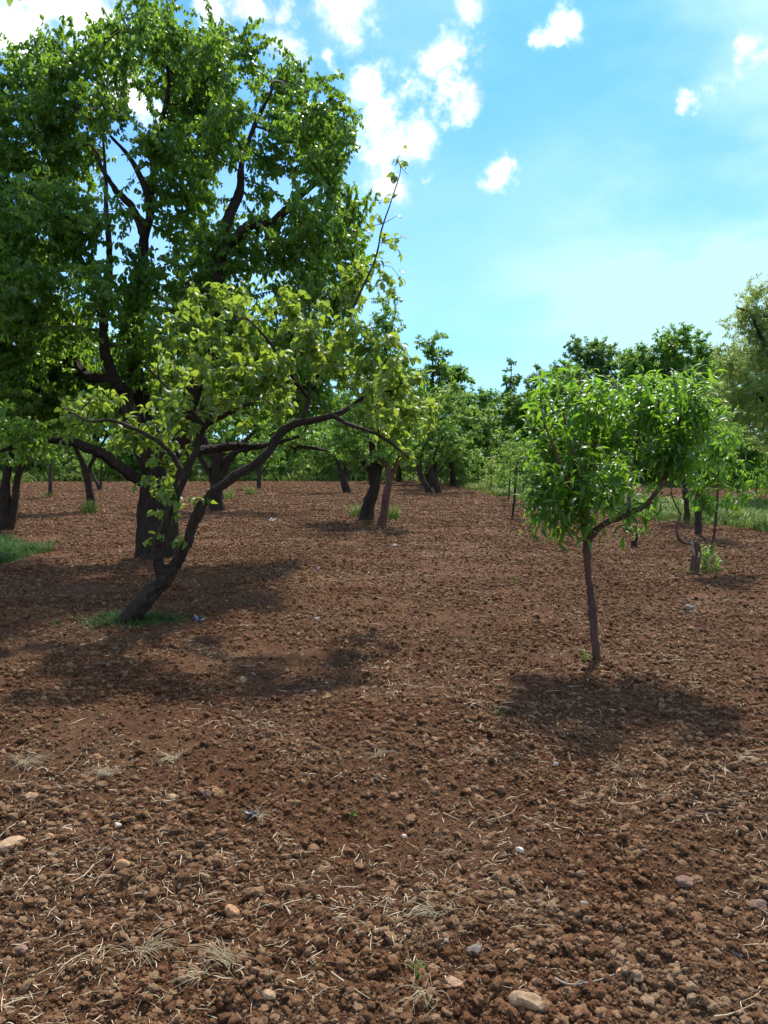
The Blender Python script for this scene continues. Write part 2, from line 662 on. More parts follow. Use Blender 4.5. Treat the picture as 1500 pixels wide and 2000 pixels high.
def catmull(pts, n):
    """dense resample of a polyline (k,d)"""
    p = np.asarray(pts, float)
    if len(p) < 3:
        t = np.linspace(0, 1, n)[:, None]
        return p[0] * (1 - t) + p[-1] * t
    q = np.vstack([2 * p[0] - p[1], p, 2 * p[-1] - p[-2]])
    t = np.linspace(0, len(p) - 1 - 1e-6, n)
    i = t.astype(int)
    u = (t - i)[:, None]
    a, b, c, d = q[i], q[i + 1], q[i + 2], q[i + 3]
    return 0.5 * (2 * b + (c - a) * u + (2 * a - 5 * b + 4 * c - d) * u ** 2 + (3 * b - a - 3 * c + d) * u ** 3)


def tube(pts, rad, sides, rough=0.0, rng=None, flute=0.0):
    """returns verts, quads for a tapered tube with a closed tip"""
    p = np.asarray(pts, float)
    n = len(p)
    t = np.gradient(p, axis=0)
    t /= np.linalg.norm(t, axis=1)[:, None] + 1e-9
    ref = np.array([1.0, 0, 0]) if abs(t[0, 0]) < 0.8 else np.array([0, 1.0, 0])
    a = np.cross(t, ref)
    a /= np.linalg.norm(a, axis=1)[:, None] + 1e-9
    b = np.cross(t, a)
    ang = np.linspace(0, 2 * np.pi, sides, endpoint=False)
    r = np.repeat(np.asarray(rad, float)[:, None], sides, 1)
    if rough and rng is not None:
        base = rng.random((n, sides)) - 0.5
        base = (base + np.roll(base, 1, 0) + np.roll(base, 1, 1) + np.roll(base, -1, 0)) * 0.6
        ph = rng.random(3) * 6
        ridg = np.sin(ang * 3 + ph[0]) * 0.5 + np.sin(ang * 5 + ph[1]) * 0.35 + np.sin(ang * 8 + ph[2]) * 0.3
        r = r * (1 + rough * base + flute * ridg[None, :])
    v = p[:, None, :] + r[..., None] * (np.cos(ang)[None, :, None] * a[:, None, :] + np.sin(ang)[None, :, None] * b[:, None, :])
    v = v.reshape(-1, 3)
    i = np.arange(n - 1)[:, None] * sides
    j = np.arange(sides)[None, :]
    k = (j + 1) % sides
    q = np.stack([i + j, i + k, i + sides + k, i + sides + j], -1).reshape(-1, 4)
    return v, q


class Acc:
    def __init__(self):
        self.v, self.f, self.n = [], [], 0

    def add(self, v, q):
        self.v.append(v)
        self.f.append(q + self.n)
        self.n += len(v)

    def mesh(self, name, mat):
        return mesh_tris(name, np.vstack(self.v), np.vstack(self.f), mat)


# ---- leaf templates: x across, y along, z up, for a leaf 1 long
def leaf_template(vs, ws, aspect, curl, fold, cols=3, petiole=0.0, twist=0.0):
    V, T, U = [], [], []

    def arc(v):
        if abs(curl) < 1e-3:
            return v, 0.0
        return math.sin(curl * v) / curl, -(1 - math.cos(curl * v)) / curl
    rows = []
    for v, w in zip(vs, ws):
        y, z = arc(v)
        hw = w * aspect * 0.5
        if w == 0:
            V.append((0, y, z))
            U.append((0, v))
            rows.append([len(V) - 1])
        else:
            row = []
            for c in np.linspace(-1, 1, cols):
                x = c * hw
                V.append((x, y, z + abs(x) * fold + twist * c * hw * v))
                U.append((c, v))
                row.append(len(V) - 1)
            rows.append(row)
    for a, b in zip(rows[:-1], rows[1:]):
        if len(a) == 1:
            for i in range(len(b) - 1):
                T.append((a[0], b[i + 1], b[i]))
        elif len(b) == 1:
            for i in range(len(a) - 1):
                T.append((a[i], a[i + 1], b[0]))
        else:
            for i in range(len(a) - 1):
                T += [(a[i], a[i + 1], b[i + 1]), (a[i], b[i + 1], b[i])]
    if petiole:
        k = len(V)
        h = 0.012
        V += [(-h, -petiole, petiole * .25), (h, -petiole, petiole * .25), (h, 0.03, 0.0), (-h, 0.03, 0.0)]
        U += [(0, 0)] * 4
        T += [(k, k + 1, k + 2), (k, k + 2, k + 3)]
    return np.array(V, float), np.array(T, int), np.array(U, float)


VS5 = [0, .22, .5, .78, 1]
PEAR_HI = [leaf_template(VS5, [0, .86, 1, .62, 0], .58, c, f, 3, .22, tw) for c, f, tw in ((1.5, .5, .2), (.7, .35, -.25), (1.1, .6, .0), (2.0, .45, .3))]
PEAR_MID = [leaf_template([0, .35, .72, 1], [0, 1, .72, 0], .46, c, 0, 2, 0, tw) for c, tw in ((.6, .35), (1.2, -.35), (1.7, .2))]
PEACH_HI = [leaf_template(VS5, [0, .75, 1, .62, 0], .23, c, f, 3, .06, tw) for c, f, tw in ((1.5, .6, .3), (1.0, .4, -.4), (2.0, .5, .1), (1.3, .7, .0))]
PEACH_MID = [leaf_template([0, .35, .72, 1], [0, 1, .7, 0], .24, c, 0, 2) for c in (.9, 1.6, 2.1)]
FAR_LEAF = [leaf_template([0, .45, 1], [0, 1, 0], .55, .9, 0, 2), leaf_template([0, .5, 1], [0, 1, 0], .45, .2, 0, 2)]
FINE_LEAF = [leaf_template([0, .45, 1], [0, 1, 0], .34, 1.0, 0, 2), leaf_template([0, .5, 1], [0, 1, 0], .28, .3, 0, 2)]


def unit(v):
    return v / (np.linalg.norm(v, axis=-1, keepdims=True) + 1e-9)


def leaf_frames(tips, dirs, n, L, rng, twig=0.25, droop=0.6, open_=(45, 95), jitter=0.5):
    """positions, axes, normals, lengths of the leaves round each twig tip"""
    k = len(tips)
    t = (np.arange(n)[None, :] + rng.random((k, n)) * 0.8) / n
    d = unit(dirs)[:, None, :]
    base = tips[:, None, :] - d * (t * twig)[..., None]
    phi = np.arange(n)[None, :] * 2.39996 + rng.random((k, 1)) * 6.28 + rng.normal(0, .4, (k, n))
    th = np.radians(open_[0] + (open_[1] - open_[0]) * t + rng.normal(0, 14, (k, n)))
    ref = np.where(np.abs(d[..., 2:3]) < 0.9, np.array([0, 0, 1.0]), np.array([1.0, 0, 0]))
    a = unit(np.cross(d, ref))
    b = np.cross(d, a)
    ax = d * np.cos(th)[..., None] + (a * np.cos(phi)[..., None] + b * np.sin(phi)[..., None]) * np.sin(th)[..., None]
    ax[..., 2] -= droop * (0.4 + 0.8 * rng.random((k, n)))
    ax = unit(ax)
    up = np.array([0, 0, 1.0]) + rng.normal(0, jitter, (k, n, 3))
    nr = unit(up - ax * np.sum(up * ax, -1, keepdims=True))
    ln = L * (0.72 + 0.45 * rng.random((k, n))) * (0.72 + 0.28 * np.minimum(1, t * 3))
    return base.reshape(-1, 3), ax.reshape(-1, 3), nr.reshape(-1, 3), ln.ravel(), t.ravel()


def leaf_mesh(name, frames, templates, mat, rng, tone_fn=None):
    base, ax, nr, ln, t = frames
    n = len(base)
    pick = rng.integers(0, len(templates), n)
    tone = rng.random(n) * 0.75 if tone_fn is None else tone_fn(base, t, rng)
    VV, TT, UU, off = [], [], [], 0
    for i, (V, T, U) in enumerate(templates):
        s = np.where(pick == i)[0]
        if not len(s):
            continue
        x = np.cross(ax[s], nr[s])
        v = base[s][:, None, :] + ln[s][:, None, None] * (V[None, :, 0:1] * x[:, None, :] + V[None, :, 1:2] * ax[s][:, None, :] + V[None, :, 2:3] * nr[s][:, None, :])
        VV.append(v.reshape(-1, 3))
        TT.append((T[None] + (np.arange(len(s)) * len(V))[:, None, None] + off).reshape(-1, 3))
        u = np.empty((len(s), len(V), 3))
        u[..., :2] = U[None]
        u[..., 2] = tone[s][:, None]
        UU.append(u.reshape(-1, 3))
        off += len(s) * len(V)
    return mesh_tris(name, np.vstack(VV), np.vstack(TT), mat, {'luv': np.vstack(UU)})


# ---- growing branches from limbs to the places where leaves are
def sample_lobes(lobes, rng, density):
    """lobes: (centre(3), radii(3), weight) -> points, mostly in the outer shell"""
    out = []
    for c, r, w in lobes:
        vol = np.prod(r) ** (2 / 3.0)
        n = max(2, int(density * vol * w))
        v = unit(rng.normal(0, 1, (n, 3)))
        rr = rng.random(n) ** 0.45
        out.append(np.asarray(c) + v * rr[:, None] * np.asarray(r))
    return np.vstack(out)


def limb_points(l, step=0.2):
    p = np.asarray(l['pts'], float)
    ln = np.linalg.norm(np.diff(p, axis=0), axis=1).sum()
    n = max(3, int(ln / step) + 1)
    return catmull(p, n)


def grow(limbs, attr, rng, r_tip=0.004, seg=0.22, up=0.25, reach=0.35):
    pos, par, lim = [], [], []
    fixed = []
    for li, l in enumerate(limbs):
        pts = limb_points(l)
        rad = np.interp(np.linspace(0, 1, len(pts)), np.linspace(0, 1, len(l['r'])), l['r'])
        for i, (q, r) in enumerate(zip(pts, rad)):
            pos.append(q)
            par.append(-1 if i == 0 else len(pos) - 2)
            lim.append(True)
            fixed.append(r)
    P_ = np.empty((len(pos) + len(attr) * 12, 3))
    n = len(pos)
    P_[:n] = pos
    par = par + [0] * (len(P_) - n)
    n_limb = n
    pathlen = np.zeros(len(P_))
    block = np.zeros(len(P_))
    for l_i in range(n_limb):            # trunks below the first fork are not climbed on
        block[l_i] = 0.0
    d0 = np.min(np.linalg.norm(attr[:, None, :] - P_[None, :n_limb], axis=2), axis=1)
    tips, tdirs = [], []
    for j in np.argsort(d0):
        a = attr[j]
        d = np.linalg.norm(P_[:n] - a, axis=1)
        cost = d + reach * pathlen[:n] + np.maximum(0, P_[:n, 2] - a[2]) * 0.15
        i = int(np.argmin(cost))
        start = P_[i]
        dist = d[i]
        m = max(1, min(8, int(dist / seg)))
        if par[i] >= 0:
            pd = unit(start - P_[par[i]])
        else:
            pd = np.array([0, 0, 1.0])
        ctrl = start + (pd * 0.5 + np.array([0, 0, up])) * dist * 0.45 + rng.normal(0, .06, 3) * dist
        t = np.linspace(0, 1, m + 1)[1:, None]
        q = (1 - t) ** 2 * start + 2 * t * (1 - t) * ctrl + t ** 2 * a
        prev = i
        for k in range(m):
            P_[n] = q[k]
            par[n] = prev
            pathlen[n] = pathlen[prev] + np.linalg.norm(q[k] - P_[prev])
            prev = n
            n += 1
        tips.append(a)
        last = q[-2] if m > 1 else ctrl
        tdirs.append(a - last)
    par = np.array(par[:n])
    P_ = P_[:n]
    # pipe model
    e = 2.2
    acc = np.zeros(n)
    kids = np.zeros(n, int)
    for i in range(n - 1, n_limb - 1, -1):
        if kids[i] == 0:
            acc[i] = r_tip ** e
        if par[i] >= n_limb:
            acc[par[i]] += acc[i]
        if par[i] >= 0:
            kids[par[i]] += 1
    rad = acc ** (1 / e)
    rad[:n_limb] = fixed
    rad[n_limb:] = np.minimum(rad[n_limb:], np.inf)
    # chains through the grown nodes
    main = {}
    for i in range(n_limb, n):
        p = par[i]
        if p >= n_limb and (p not in main or rad[i] > rad[main[p]]):
            main[p] = i
    chains = []
    for i in range(n_limb, n):
        p = par[i]
        if p >= n_limb and main.get(p) == i:
            continue
        ch = [p, i]
        while ch[-1] in main:
            ch.append(main[ch[-1]])
        r = rad[ch].copy()
        r[0] = r[1] * 1.15
        chains.append((P_[ch], r))
    return chains, np.array(tips), unit(np.array(tdirs))


def chain_mesh(name, chains, mat, rng, min_r=0.0, wob=0.12):
    acc = Acc()
    for pts, r in chains:
        if r[0] < min_r:
            continue
        p = pts.copy()
        if len(p) > 2 and wob:
            sl = np.linalg.norm(np.diff(p, axis=0), axis=1).mean()
            p[1:-1] += rng.normal(0, wob * sl * 0.5, (len(p) - 2, 3))
        big = r[0]
        m = (len(p) - 1) * (2 if big > 0.012 else 1) + 1 if len(p) > 4 else (len(p) - 1) * 2 + 1
        q = catmull(p, m)
        rr = np.interp(np.linspace(0, 1, m), np.linspace(0, 1, len(r)), r)
        rr[-1] *= 0.5
        s = 8 if big > 0.04 else 5 if big > 0.012 else 3
        acc.add(*tube(q, rr, s, 0.15 if big > 0.02 else 0, rng))
    return acc.mesh(name, mat) if acc.n else None


def limb_mesh(name, l, mat, rng, detail=1.0):
    p = np.asarray(l['pts'], float)
    ln = np.linalg.norm(np.diff(p, axis=0), axis=1).sum()
    rmax = max(l['r'])
    n = int(np.clip(detail * ln / max(0.02, rmax * 0.3), 6, 130))
    q = catmull(p, n)
    rr = np.interp(np.linspace(0, 1, n), np.linspace(0, 1, len(l['r'])), l['r'])
    k = rng.normal(0, 1, (n, 3))
    k = (k + np.roll(k, 1, 0) + np.roll(k, -1, 0)) / 3
    q = q + k * 0.16 * rr[:, None] * (rmax < 0.14)
    rr = rr * (1 + 0.035 * np.convolve(rng.normal(0, 1, n + 4), np.ones(5) / 2.2, 'valid'))      # knots and swellings
    s = 30 if rmax > 0.1 else 16 if rmax > 0.045 else 10
    s = s if detail > .8 else max(6, int(s * .42))
    a = Acc()
    v, f = tube(q, np.abs(rr), s, 0.10, rng, l.get('flute', 0.05))
    # fissured plates: ridges that wander along the limb
    ang = np.tile(np.arange(s), n) * (2 * np.pi / s)
    along = np.repeat(np.arange(n), s) * (ln / n)
    o = rng.random(2) * 40
    fr = vnoise(np.cos(ang) * 3.2 + o[0] + np.sin(ang) * 2.1, np.sin(ang) * 3.2 + along * 2.2 / max(rmax * 6, .3) + o[1], 17) + 0.6 * vnoise(np.cos(ang) * 7 + o[0], np.sin(ang) * 7 + along * 7 + o[1], 18)
    c = np.repeat(q, s, 0)
    v = c + (v - c) * (1 + 0.34 * fr)[:, None]
    a.add(v, f)
    return a.mesh(name, mat)


def plant_tree(name, base, label, cat, limbs, attr, seed, leaf_mat, bark, leaf_templates, n_leaf, L, group=None, twig=0.25, droop=0.6,
               open_=(45, 95), r_tip=0.004, min_r=0.0, tone=None, leaf_parts=0, dir_bias=None, up=0.25, jitter=0.5, hi_templates=None, reach=0.35, thin=None):
    """a tree thing at `base`: parts trunk, limb ..., twigs, foliage (+ single leaves)"""
    rng = np.random.default_rng(seed)
    root = thing(name, tuple(base), label, cat, group)
    b = np.asarray(base, float)
    ll = []
    for l in limbs:
        l = dict(l)
        l['pts'] = np.asarray(l['pts'], float) - b
        ll.append(l)
    attr = np.asarray(attr) - b
    chains, tips, dirs = grow(ll, attr, rng, r_tip, up=up, reach=reach)
    for i, l in enumerate(ll):
        link('trunk' if i == 0 or l.get('trunk') else 'limb', limb_mesh('trunk' if i == 0 else 'limb', l, bark, rng, 1.0 if b[1] < 15 else .6 if b[1] < 30 else .35), root)
    me = chain_mesh('twigs', chains, M['twig'] if bark is not M['grey_bark'] else bark, rng, min_r)
    if me:
        tag(link('twigs', me, root), kind='stuff')
    if dir_bias is not None:
        dirs = unit(dirs + np.asarray(dir_bias))
    fr = leaf_frames(tips, dirs, n_leaf, L, rng, twig, droop, open_, jitter)
    if thin is not None:
        ok = rng.random(len(fr[0])) < thin(fr[0] + b)
        fr = tuple(f[ok] for f in fr)
    if leaf_parts:
        # the leaves nearest the camera become parts of their own
        dcam = np.linalg.norm(fr[0] + b - np.array([0, 0, EYE]), axis=1)
        score = fr[3] / dcam
        near = np.argsort(-score)[:leaf_parts]
        keep = np.ones(len(dcam), bool)
        keep[near] = False
        protos = []
        T = hi_templates or leaf_templates
        for i, (V, TT, U) in enumerate(T):
            for tn in (0.2, 0.5, 0.68, 0.98) if tone is not None else (0.1, 0.35, 0.6, 0.75):
                u = np.column_stack([U, np.full(len(U), tn)])
                protos.append((tn, mesh_tris('leaf', V, TT, leaf_mat, {'luv': u})))
        tn_all = tone(fr[0] + b, fr[4], rng) if tone is not None else rng.random(len(dcam)) * 0.75
        for q in near:
            ax, nr = fr[1][q], fr[2][q]
            x = np.cross(ax, nr)
            cand = sorted(range(len(protos)), key=lambda c: abs(protos[c][0] - tn_all[q]) + 0.02 * rng.random())[:len(T)]
            o = bpy.data.objects.new('leaf', protos[cand[int(rng.integers(len(cand)))]][1])
            COL.objects.link(o)
            o.parent = root
            s = fr[3][q]
            o.matrix_local = Matrix(((x[0] * s, ax[0] * s, nr[0] * s, fr[0][q][0]), (x[1] * s, ax[1] * s, nr[1] * s, fr[0][q][1]),
                                     (x[2] * s, ax[2] * s, nr[2] * s, fr[0][q][2]), (0, 0, 0, 1)))
        fr = tuple(f[keep] for f in fr)
    tf = None if tone is None else (lambda p, t, r: tone(p + b, t, r))
    tag(link('foliage', leaf_mesh('foliage', fr, leaf_templates, leaf_mat, rng, tf), root), kind='stuff')
    return root


def limb_px(pts, r, trunk=False, flute=0.05):
    """limb given as points (px, py, Y)"""
    return {'pts': [P(*p) for p in pts], 'r': r, 'trunk': trunk, 'flute': flute}


def lobes_px(rows, Y, rng, zspread, depth_k=1.0):
    out = []
    for row in rows:
        px, py, rx, ry = row[:4]
        w = row[4] if len(row) > 4 else 1.0
        dy = row[5] if len(row) > 5 else rng.uniform(-1, 1) * zspread
        y = Y + dy
        c = P(px, py, y)
        s = y / F
        out.append((c, (rx * s, (rx + ry) * 0.5 * s * depth_k, ry * s), w))
    return out


# ------------------------------------------------------------------ the ground
def build_ground():
    fine = np.linspace(R(-42), R(42), 410)
    coarse = np.linspace(R(42), R(318), 110)[1:-1]
    ang = np.concatenate([fine, coarse])
    rad = np.concatenate([np.geomspace(1.1, 70, 540), np.geomspace(74, 900, 24)])
    A, RR = np.meshgrid(ang, rad, indexing='ij')
    X, Y = np.sin(A) * RR, np.cos(A) * RR
    da = np.where(np.arange(len(ang)) < 410, R(84) / 409, R(276) / 109)[:, None]
    step = np.maximum(RR * da, RR * 0.0065)
    step = np.minimum(RR * da, 0.6) * 0.5 + step * 0.0 + RR * 0.0065 * 0.5
    Z = height(X.ravel(), Y.ravel(), step.ravel())
    Z = Z * np.clip((400 - RR.ravel()) / 200, 0, 1)
    V = np.column_stack([X.ravel(), Y.ravel(), Z])
    na, nr = A.shape
    i = np.arange(na)[:, None]
    j = np.arange(nr - 1)[None, :]
    i2 = (i + 1) % na
    q = np.stack([i * nr + j, i * nr + j + 1, i2 * nr + j + 1, i2 * nr + j], -1).reshape(-1, 4)
    # close the middle
    c = len(V)
    V = np.vstack([V, [[0, 0, 0]]])
    fan = np.stack([np.full(na, c), np.arange(na) * nr, ((np.arange(na) + 1) % na) * nr], -1)
    g = np.concatenate([grass_mask(X.ravel(), Y.ravel()), [0]])
    me = mesh_tris('ground', V, [q, fan], M['ground'], {'grass': g})
    tag(link('ground', me), 'reddish brown freshly tilled soil of the orchard with grass along its edge', kind='structure')


build_ground()


# ---- scatter by geometry nodes: only for what nobody could count
def scatter(name, label, pts, rot, scl, pick, protos):
    me = bpy.data.meshes.new(name)
    me.vertices.add(len(pts))
    me.vertices.foreach_set('co', np.ascontiguousarray(pts, np.float32).ravel())
    for k, v in (('rot', rot), ('scl', scl)):
        a = me.attributes.new(k, 'FLOAT_VECTOR', 'POINT')
        a.data.foreach_set('vector', np.ascontiguousarray(v, np.float32).ravel())
    a = me.attributes.new('pick', 'INT', 'POINT')
    a.data.foreach_set('value', np.ascontiguousarray(pick, np.int32))
    o = link(name, me)
    tag(o, label, kind='stuff')
    src = bpy.data.collections.new(name + '_source')
    for i, pm in enumerate(protos):
        src.objects.link(bpy.data.objects.new('%s_%02d' % (name, i), pm))
    ng = bpy.data.node_groups.new(name, 'GeometryNodeTree')
    ng.interface.new_socket('Geometry', in_out='INPUT', socket_type='NodeSocketGeometry')
    ng.interface.new_socket('Geometry', in_out='OUTPUT', socket_type='NodeSocketGeometry')
    N, L = ng.nodes, ng.links
    gi, go = N.new('NodeGroupInput'), N.new('NodeGroupOutput')
    iop = N.new('GeometryNodeInstanceOnPoints')
    ci = N.new('GeometryNodeCollectionInfo')
    ci.inputs['Collection'].default_value = src
    ci.inputs['Separate Children'].default_value = True
    ci.inputs['Reset Children'].default_value = True

    def attr(nm, t):
        n = N.new('GeometryNodeInputNamedAttribute')
        n.data_type = t
        n.inputs['Name'].default_value = nm
        return n.outputs['Attribute']
    e2r = N.new('FunctionNodeEulerToRotation')
    L.new(attr('rot', 'FLOAT_VECTOR'), e2r.inputs[0])
    L.new(gi.outputs[0], iop.inputs['Points'])
    L.new(ci.outputs[0], iop.inputs['Instance'])
    iop.inputs['Pick Instance'].default_value = True
    L.new(attr('pick', 'INT'), iop.inputs['Instance Index'])
    L.new(e2r.outputs[0], iop.inputs['Rotation'])
    L.new(attr('scl', 'FLOAT_VECTOR'), iop.inputs['Scale'])
    L.new(iop.outputs[0], go.inputs[0])
    md = o.modifiers.new('scatter', 'NODES')
    md.node_group = ng
    return o


def rock_mesh(name, mat, seed, sub=3, rough=0.35, facet=0.5, smooth=True, scale=(1, 1, 1)):
    rng = np.random.default_rng(seed)
    bm = bmesh.new()
    bmesh.ops.create_icosphere(bm, subdivisions=sub, radius=1)
    v = np.array([x.co[:] for x in bm.verts])
    f = np.array([[w.index for w in x.verts] for x in bm.faces])
    bm.free()
    n = unit(v)
    r = np.ones(len(v))
    for _ in range(int(5 + facet * 10)):          # cut facets
        d = unit(rng.normal(0, 1, 3))
        h = rng.uniform(0.55, 0.95)
        k = n @ d
        r = np.where(k > 1e-3, np.minimum(r, h / np.maximum(k, 1e-3)), r)
    for fr, am in ((2.3, .5), (5.1, .3), (9.7, .22)):
        o = rng.random(3) * 50
        r += rough * am * (vnoise(n[:, 0] * fr + o[0] + n[:, 2] * 1.7 * fr, n[:, 1] * fr + o[1] - n[:, 2] * 1.3 * fr, seed) * 1.6)
    v = n * r[:, None] * np.asarray(scale)
    return mesh_tris(name, v, f, mat, smooth=smooth)


def scatter_clods():
    rng = np.random.default_rng(5)
    n = 1150000
    a = rng.uniform(R(-54), R(54), n)
    r = np.exp(rng.uniform(math.log(1.75), math.log(62), n) ** 1.0)
    x, y = np.sin(a) * r, np.cos(a) * r
    # the same soil goes on to both sides and round the viewer's feet
    sx, sy = rng.uniform(-6, 6, 220000), rng.uniform(-2.5, 5, 220000)
    out = (np.abs(np.arctan2(sx, sy)) > R(54)) | (np.hypot(sx, sy) < 1.75)
    x, y = np.concatenate([x, sx[out]]), np.concatenate([y, sy[out]])
    r = np.concatenate([r, np.maximum(2.6, np.hypot(sx, sy)[out])])
    n = len(x)
    keep = rng.random(n) > grass_mask(x, y) * 0.98
    # clods lie a little thicker in some places than in others
    dn = 0.62 + vnoise(x * 1.3, y * 1.3, 60) * 0.9 + vnoise(x * 5, y * 5, 61) * 0.5
    keep &= rng.random(n) < dn
    x, y, r = x[keep], y[keep], r[keep]
    n = len(x)
    u = rng.random(n)
    s = 0.0016 + 0.0045 * u ** 3 + 0.015 * u ** 36 + 0.00066 * np.maximum(r - 1.5, 0) * (0.4 + 1.1 * u)
    s = np.minimum(s, 0.05)
    z = height(x, y) + s * 0.18
    pts = np.column_stack([x, y, z])
    rot = np.column_stack([rng.uniform(-.7, .7, n), rng.uniform(-.7, .7, n), rng.uniform(0, 6.28, n)])
    scl = np.column_stack([s * rng.uniform(.8, 1.3, n), s * rng.uniform(.8, 1.3, n), s * rng.uniform(.55, .95, n)])
    protos = [rock_mesh('clod', M['clod'], 100 + i, 3, 0.62, 0.3 + 0.25 * (i % 4)) for i in range(10)]
    scatter('soil_clods', 'loose crumbs and clods of reddish brown tilled soil', pts, rot, scl, rng.integers(0, 10, n), protos)


scatter_clods()


def ribbon_strands(n_seg, p0, heading, length, width, lift, bend, rng, flat=0.3):
    """vectorised thin curved ribbons lying on the ground, returns verts, tris"""
    n = len(p0)
    t = np.linspace(0, 1, n_seg + 1)
    h = heading[:, None] + bend[:, None] * (t[None] - 0.5) + rng.normal(0, .06, (n, n_seg + 1)).cumsum(1)
    dx, dy = np.cos(h) * length[:, None] / n_seg, np.sin(h) * length[:, None] / n_seg
    X = p0[:, 0:1] + np.concatenate([np.zeros((n, 1)), dx[:, 1:].cumsum(1)], 1)
    Y = p0[:, 1:2] + np.concatenate([np.zeros((n, 1)), dy[:, 1:].cumsum(1)], 1)
    Z = height(X.ravel(), Y.ravel()).reshape(X.shape)
    Zs = Z * 0.4 + Z.max(1, keepdims=True) * 0.6
    Z = Zs + 0.004 + lift[:, None] * np.sin(t[None] * np.pi * rng.uniform(.5, 1.2, (n, 1))) + rng.normal(-.002, .005, (n, 1))
    nx, ny = -np.sin(h), np.cos(h)
    w = width[:, None] * (1 - 0.6 * np.abs(t[None] * 2 - 1) ** 3) * 0.5
    tilt = rng.uniform(-.8, .8, (n, 1))
    a = np.stack([X + nx * w * np.cos(tilt), Y + ny * w * np.cos(tilt), Z + w * np.sin(tilt)], -1)
    b = np.stack([X - nx * w * np.cos(tilt), Y - ny * w * np.cos(tilt), Z - w * np.sin(tilt)], -1)
    V = np.stack([a, b], 2).reshape(n, -1, 3)
    k = n_seg + 1
    q = []
    for i in range(n_seg):
        q.append((2 * i, 2 * i + 1, 2 * i + 3, 2 * i + 2))
    q = np.array(q)
    Fq = (q[None] + (np.arange(n) * 2 * k)[:, None, None]).reshape(-1, 4)
    return V.reshape(-1, 3), Fq, 2 * k


def scatter_straw():
    rng = np.random.default_rng(8)
    n = 52000
    a = np.where(rng.random(n) < .8, rng.uniform(R(-36), R(36), n), rng.uniform(R(-110), R(110), n))
    r = np.exp(rng.uniform(math.log(1.8), math.log(38), n))
    x, y = np.sin(a) * r, np.cos(a) * r
    cl = vnoise(x * 1.1, y * 1.1, 71) + vnoise(x * 4, y * 4, 72) * 0.6
    keep = (rng.random(n) > grass_mask(x, y)) & (rng.random(n) < 0.26 + 2.2 * cl)
    x, y, r = x[keep], y[keep], r[keep]
    n = len(x)
    ln = 0.008 + 0.04 * rng.random(n) ** 2.2 + 0.10 * rng.random(n) ** 12 + 0.0018 * r
    wd = 0.0008 + 0.0014 * rng.random(n) ** 2 + 0.00033 * r
    V, Q, k = ribbon_strands(4, np.column_stack([x, y]), rng.uniform(0, 6.28, n), ln, wd, 0.010 * rng.random(n) ** 2, rng.normal(0, .35, n), rng)
    tone = np.repeat(rng.uniform(-.25, .3, n), k)
    me = mesh_tris('straw_litter', V, Q, M['straw'], {'tone': tone})
    tag(link('straw_litter', me), 'bits of dry straw and stalks strewn over the tilled soil', kind='stuff')


scatter_straw()


# ------------------------------------------------------------------ grass
def tuft_mesh(name, mat, seed, blades, h, w, spread, lean):
    rng = np.random.default_rng(seed)
    VV, QQ, TT, n = [], [], [], 0
    for b in range(blades):
        a = rng.uniform(0, 6.28)
        r = spread * math.sqrt(rng.random())
        x0, y0 = r * math.cos(rng.uniform(0, 6.28)), r * math.sin(rng.uniform(0, 6.28))
        hh = h * rng.uniform(.45, 1.1)
        ln = lean * rng.uniform(.2, 1.2)
        ww = w * rng.uniform(.7, 1.2)
        px, py = -math.sin(a), math.cos(a)
        rows = []
        for t in (0, .4, .75):
            o = ln * hh * t * t
            c = np.array([x0 + math.cos(a) * o, y0 + math.sin(a) * o, hh * t * (1 - .25 * ln * t)])
            d = np.array([px, py, 0]) * ww * .5 * (1 - .35 * t)
            rows += [c - d, c + d]
        o = ln * hh
        rows.append(np.array([x0 + math.cos(a) * o, y0 + math.sin(a) * o, hh * (1 - .35 * ln)]))
        VV += rows
        QQ += [(n, n + 1, n + 3), (n, n + 3, n + 2), (n + 2, n + 3, n + 5), (n + 2, n + 5, n + 4), (n + 4, n + 5, n + 6)]
        TT += [rng.uniform(-.2, .25)] * 7
        n += 7
    return mesh_tris(name, np.array(VV), np.array(QQ), mat, {'tone': np.array(TT)})


